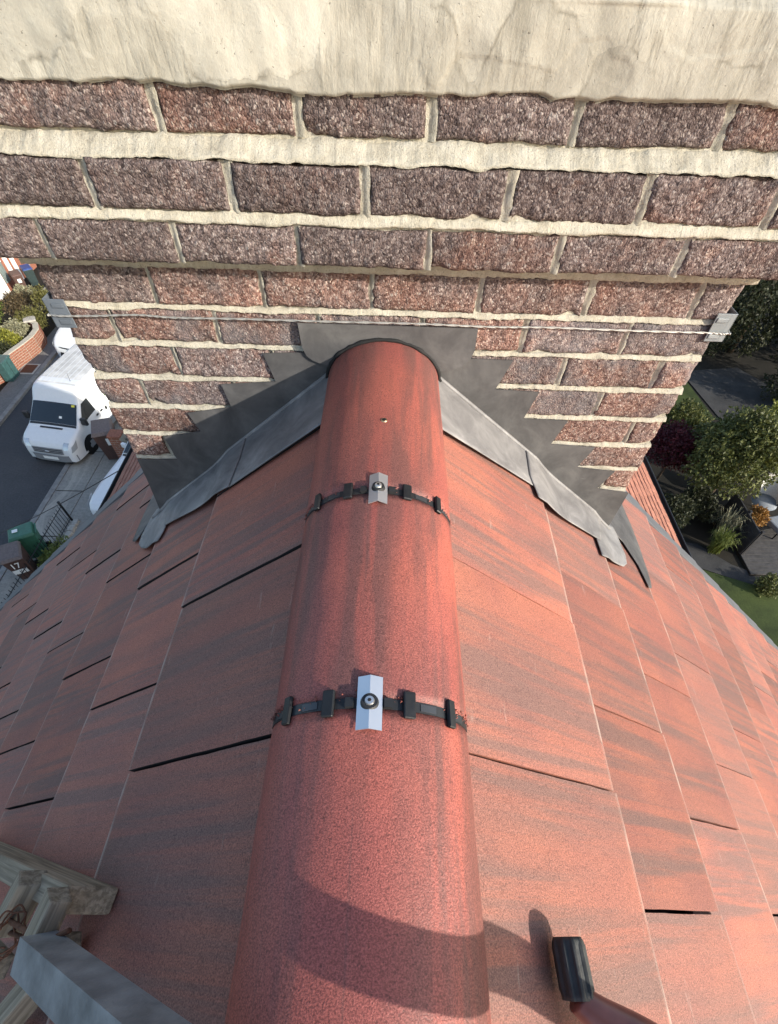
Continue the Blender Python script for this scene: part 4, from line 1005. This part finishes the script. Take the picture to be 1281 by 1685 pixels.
# ================================================================== PLANTS
def leaf_mesh(blobs, n, size, seed, droop=.3, aspect=.55):
    r = np.random.default_rng(seed); V = []; F = []
    vol = np.array([b[1][0]*b[1][1]*b[1][2] for b in blobs])**.67; pr = vol/vol.sum()
    for c, cnt in zip(blobs, (pr*n).astype(int)):
        cx, rx = np.array(c[0]), np.array(c[1])
        d = r.normal(size=(cnt, 3)); d /= np.linalg.norm(d, axis=1)[:, None]
        lump = 1+.22*np.sin(d[:, 0]*5+seed)*np.sin(d[:, 1]*6+seed*2)+.15*np.sin(d[:, 2]*9+d[:, 0]*7)
        rr_ = (r.uniform(.35, 1, cnt)**.45*lump)[:, None]
        P = cx+d*rr_*rx
        a = d*.5+r.normal(size=(cnt, 3))*.6; a[:, 2] -= droop; a /= np.linalg.norm(a, axis=1)[:, None]
        b = np.cross(a, r.normal(size=(cnt, 3))); b /= np.linalg.norm(b, axis=1)[:, None]
        sz = (size*r.uniform(.6, 1.35, cnt))[:, None]; nrm = np.cross(a, b)
        p0, p1, p2, p3 = P, P+a*sz*.5+b*sz*aspect*.5, P+a*sz, P+a*sz*.5-b*sz*aspect*.5+nrm*sz*.1
        k0 = len(V); V += np.stack([p0, p1, p2, p3], 1).reshape(-1, 3).tolist()
        F += [(k0+4*i, k0+4*i+1, k0+4*i+2, k0+4*i+3) for i in range(cnt)]
    return mesh('leaves', V, F)
def bush(name, label, cat, loc, blobs, n, size, mat, seed, group=None, trunk=.0, stems=3):
    t = thing(name, label, cat, loc, 0, group)
    obj('crown' if 'tree' in name or 'maple' in name else 'foliage', leaf_mesh(blobs, n, size, seed), mat, t)
    top = max(b[0][2] for b in blobs); r = random.Random(seed)
    if trunk:
        V, F = tube([(0, 0, 0), (.05, .02, top*.35), (.02, -.04, top*.7)], [trunk, trunk*.8, trunk*.5], 8); parts = [(V, F)]
        for b in blobs[:7]:
            c = Vector(b[0]); parts.append(tube([(.03, 0, top*.4), tuple(c*.6+Vector((0, 0, top*.2))), tuple(c)], [trunk*.5, trunk*.3, trunk*.12], 6))
        obj('trunk', mesh('trunk', *joinv(*parts), True), 'bark', t)
    else:
        parts = [tube([(r.uniform(-.05, .05), r.uniform(-.05, .05), 0), tuple(Vector(r.choice(blobs)[0])*.9)], [.018, .006], 5) for _ in range(stems+2)]
        obj('stem', mesh('stem', *joinv(*parts)), 'stem', t)
    return t
def lobes(rx, ry, rz, cz, n, k, seed):
    r = np.random.default_rng(seed); out = [((0, 0, cz), (rx*.72, ry*.72, rz*.72))]
    for i in range(n):
        d = r.normal(size=3); d /= np.linalg.norm(d); d[2] = abs(d[2])*.9-.25
        out.append(((d[0]*rx*.72, d[1]*ry*.72, cz+d[2]*rz*.72), tuple(np.array([rx, ry, rz])*k*r.uniform(.75, 1.25))))
    return out
# right: garden
bush('garden_tree', 'large olive green tree with a yellow lit top in the right garden', 'tree', (9.9, 10.0, G), lobes(1.45, 1.35, 1.15, 1.75, 16, .40, 1), 16000, .10, 'leaf_green', 1, None, .09)
bush('garden_tree', 'bright yellow green tree at the right picture edge', 'tree', (11.35, 10.6, G), lobes(1.0, 1.1, 1.1, 1.8, 10, .42, 2), 7000, .10, 'leaf_yellow', 2, None, .07)
bush('red_maple', 'dark red maple tree beside the lower right chimney edge', 'tree', (8.55, 10.75, G), lobes(.85, .8, .75, 1.25, 10, .42, 3), 9000, .075, 'leaf_red', 3, None, .05)
bush('shrub', 'low dark shrub between the red maple and the lawn beyond', 'shrub', (9.9, 13.2, G), lobes(1.1, .8, .6, .7, 8, .4, 4), 6000, .09, 'leaf_green', 4, 'garden shrubs')
bush('shrub', 'dark low shrub just beyond the black gutter on the right', 'shrub', (8.35, 8.9, G), lobes(.7, .6, .45, .45, 7, .45, 5), 3500, .08, 'leaf_hedge', 5, 'garden shrubs')
bush('shrub', 'dark shrub under the red maple by the fence', 'shrub', (9.3, 9.3, G), lobes(.6, .7, .45, .4, 7, .45, 6), 3000, .08, 'leaf_hedge', 6, 'garden shrubs')
bush('shrub', 'small green plant in the bed beside the deck and lawn', 'shrub', (10.35, 6.55, G), lobes(.45, .3, .22, .2, 6, .5, 7), 1500, .07, 'leaf_green', 7, 'garden shrubs')
bush('shrub', 'small orange leaved plant beside the rattan chair', 'shrub', (10.75, 8.75, G+.05), lobes(.32, .32, .28, .42, 6, .5, 8), 1800, .07, 'leaf_orange', 8, 'garden shrubs')
hd = []
rr = random.Random(4)
for k in range(40): hd.append(((rr.uniform(-2.2, 4.5), rr.uniform(-.9, 1.2), rr.uniform(.4, 5.2)), (.75, .75, .75)))
bush('conifer_hedge', 'tall dark green hedge behind the right chimney edge', 'hedge', (14.4, 19.3, G), hd, 34000, .13, 'leaf_hedge', 9, None, .12)
hd2 = [((rr.uniform(-1.2, 2.2), rr.uniform(-.5, .8), rr.uniform(.3, 3.0)), (.6, .6, .6)) for k in range(18)]
bush('conifer_hedge', 'dark hedge at the right picture edge behind the yellow green tree', 'hedge', (15.6, 15.0, G), hd2, 12000, .12, 'leaf_hedge', 10, None, .1)
# pampas style grass
def tuft(label, loc, n, h, mat, seed, group):
    t = thing('ornamental_grass', label, 'grass tuft', loc, 0, group); r = random.Random(seed); V = []; F = []
    for k in range(n):
        a = r.uniform(0, 6.28); sp = r.uniform(.1, .6)*h; x0, y0 = r.gauss(0, .06), r.gauss(0, .06); hh = h*r.uniform(.6, 1.1); i = len(V); wd = .012
        dx, dy = math.cos(a), math.sin(a); px, py = -dy*wd, dx*wd
        for s, z in ((0, 0), (.35, .6), (.75, .95), (1.1, .85)):
            V += [(x0+dx*sp*s-px*(1.1-s), y0+dy*sp*s-py*(1.1-s), hh*z), (x0+dx*sp*s+px*(1.1-s), y0+dy*sp*s+py*(1.1-s), hh*z)]
        F += [(i+2*q, i+2*q+1, i+2*q+3, i+2*q+2) for q in range(3)]
    obj('blades', mesh('blades', V, F), mat, t); obj('crown_base', bevel(mesh('crown_base', *boxg(-.08, .08, -.08, .08, -.02, .05)), .03), 'soil', t)
tuft('green arching grass tuft below the right verge by the path', (9.35, 7.85, G), 260, .75, 'leaf_grass', 1, 'grass tufts')
tuft('pale arching grass tuft beside the dark planter fence', (9.75, 8.45, G), 150, .9, 'leaf_pale', 2, 'grass tufts')
fn = thing('low_fence', 'low dark board fence between shrubs and deck on the right', 'fence', (10.06, 8.5, G))
for k in range(5): bbox('board', (-.018, .018, -.80, .82, .05+k*.168, .05+k*.168+.160), 'dark_fence', fn, .004)
for y in (-.78, 0, .8): bbox('post', (.018, .08, y-.04, y+.04, 0, .93), 'dark_fence', fn, .004)
# rattan chair and table
ch = thing('rattan_chair', 'pale rounded rattan garden chair at the right picture edge', 'chair', (11.35, 9.55, G+.06), rad(-30))
def shell(u, v):
    a = rad(-115+230*u); z = .30+.75*v*(.55+.45*math.cos(a*.72)); r_ = .40+.06*v-.10*(1-v)
    return Vector((r_*math.sin(a), r_*math.cos(a), z))
v1, f1 = grid(shell, 29, 10); v2, f2 = grid(lambda u, v: shell(u, v)*1.0-Vector((.04*math.sin(rad(-115+230*u)), .04*math.cos(rad(-115+230*u)), 0)), 29, 10, True)
obj('shell', mesh('shell', *joinv((v1, f1), (v2, f2)), True), 'rattan', ch)
vd, fd = disc(0, 0, .28, .36, .10, 24); obj('cushion', mesh('cushion', vd, fd, True), 'grey_cushion', ch)
for k in range(4):
    a = .785+k*1.571; V, F = tube([(.26*math.cos(a), .26*math.sin(a), 0), (.22*math.cos(a), .22*math.sin(a), .30)], .018, 8); obj('leg', mesh('leg', V, F), 'rattan', ch)
ch2 = thing('footstool', 'grey cushioned seat beside the rattan chair on the deck', 'stool', (11.55, 8.65, G+.06), rad(15))
bbox('seat', (-.42, .42, -.30, .30, .22, .36), 'grey_cushion', ch2, .04)
for x in (-.36, .36):
    for y in (-.24, .24): bbox('leg', (x-.02, x+.02, y-.02, y+.02, 0, .24), 'black_iron', ch2)
# left: front gardens across the road
specs = [('pale variegated shrub beside the garden path', (-15.0, 18.5), (.55, .5, .35), .45, 'leaf_pale', 'leaf'), ('yellow green shrub behind the curved brick wall', (-15.0, 17.5), (.6, .6, .4), .45, 'leaf_yellow', ''), ('dark dense shrub just behind the curved brick wall', (-14.85, 16.75), (.5, .55, .42), .45, 'leaf_hedge', ''), ('bronze brown shrub below the white house front', (-15.6, 20.6), (.7, .8, .5), .5, 'leaf_brown', ''), ('bright spiky green shrub at the left picture edge', (-16.9, 20.0), (.7, .7, .4), .45, 'leaf_grass', ''), ('green shrub against the chimney edge below the corner plate', (-14.5, 20.2), (.55, .6, .6), .7, 'leaf_olive', ''), ('pale flowering shrub between the two far bins and the bronze shrub', (-15.9, 21.5), (.45, .4, .4), .5, 'leaf_pale', ''), ('olive shrub next to the pale coping of the curved wall', (-14.7, 19.2), (.6, .45, .45), .5, 'leaf_olive', '')]
for i, (lb, (x, y), rr_, cz, mt, _) in enumerate(specs):
    bush('shrub', lb, 'shrub', (x, y, G), lobes(*rr_, cz, 7, .45, 20+i), 2600, .075, mt, 20+i, 'front garden shrubs')
bush('shrub', 'yellow flowering plant inside the black railings', 'shrub', (-8.75, 7.0, G), lobes(.28, .7, .28, .35, 7, .45, 40), 2200, .06, 'leaf_grass', 40, 'front garden shrubs')
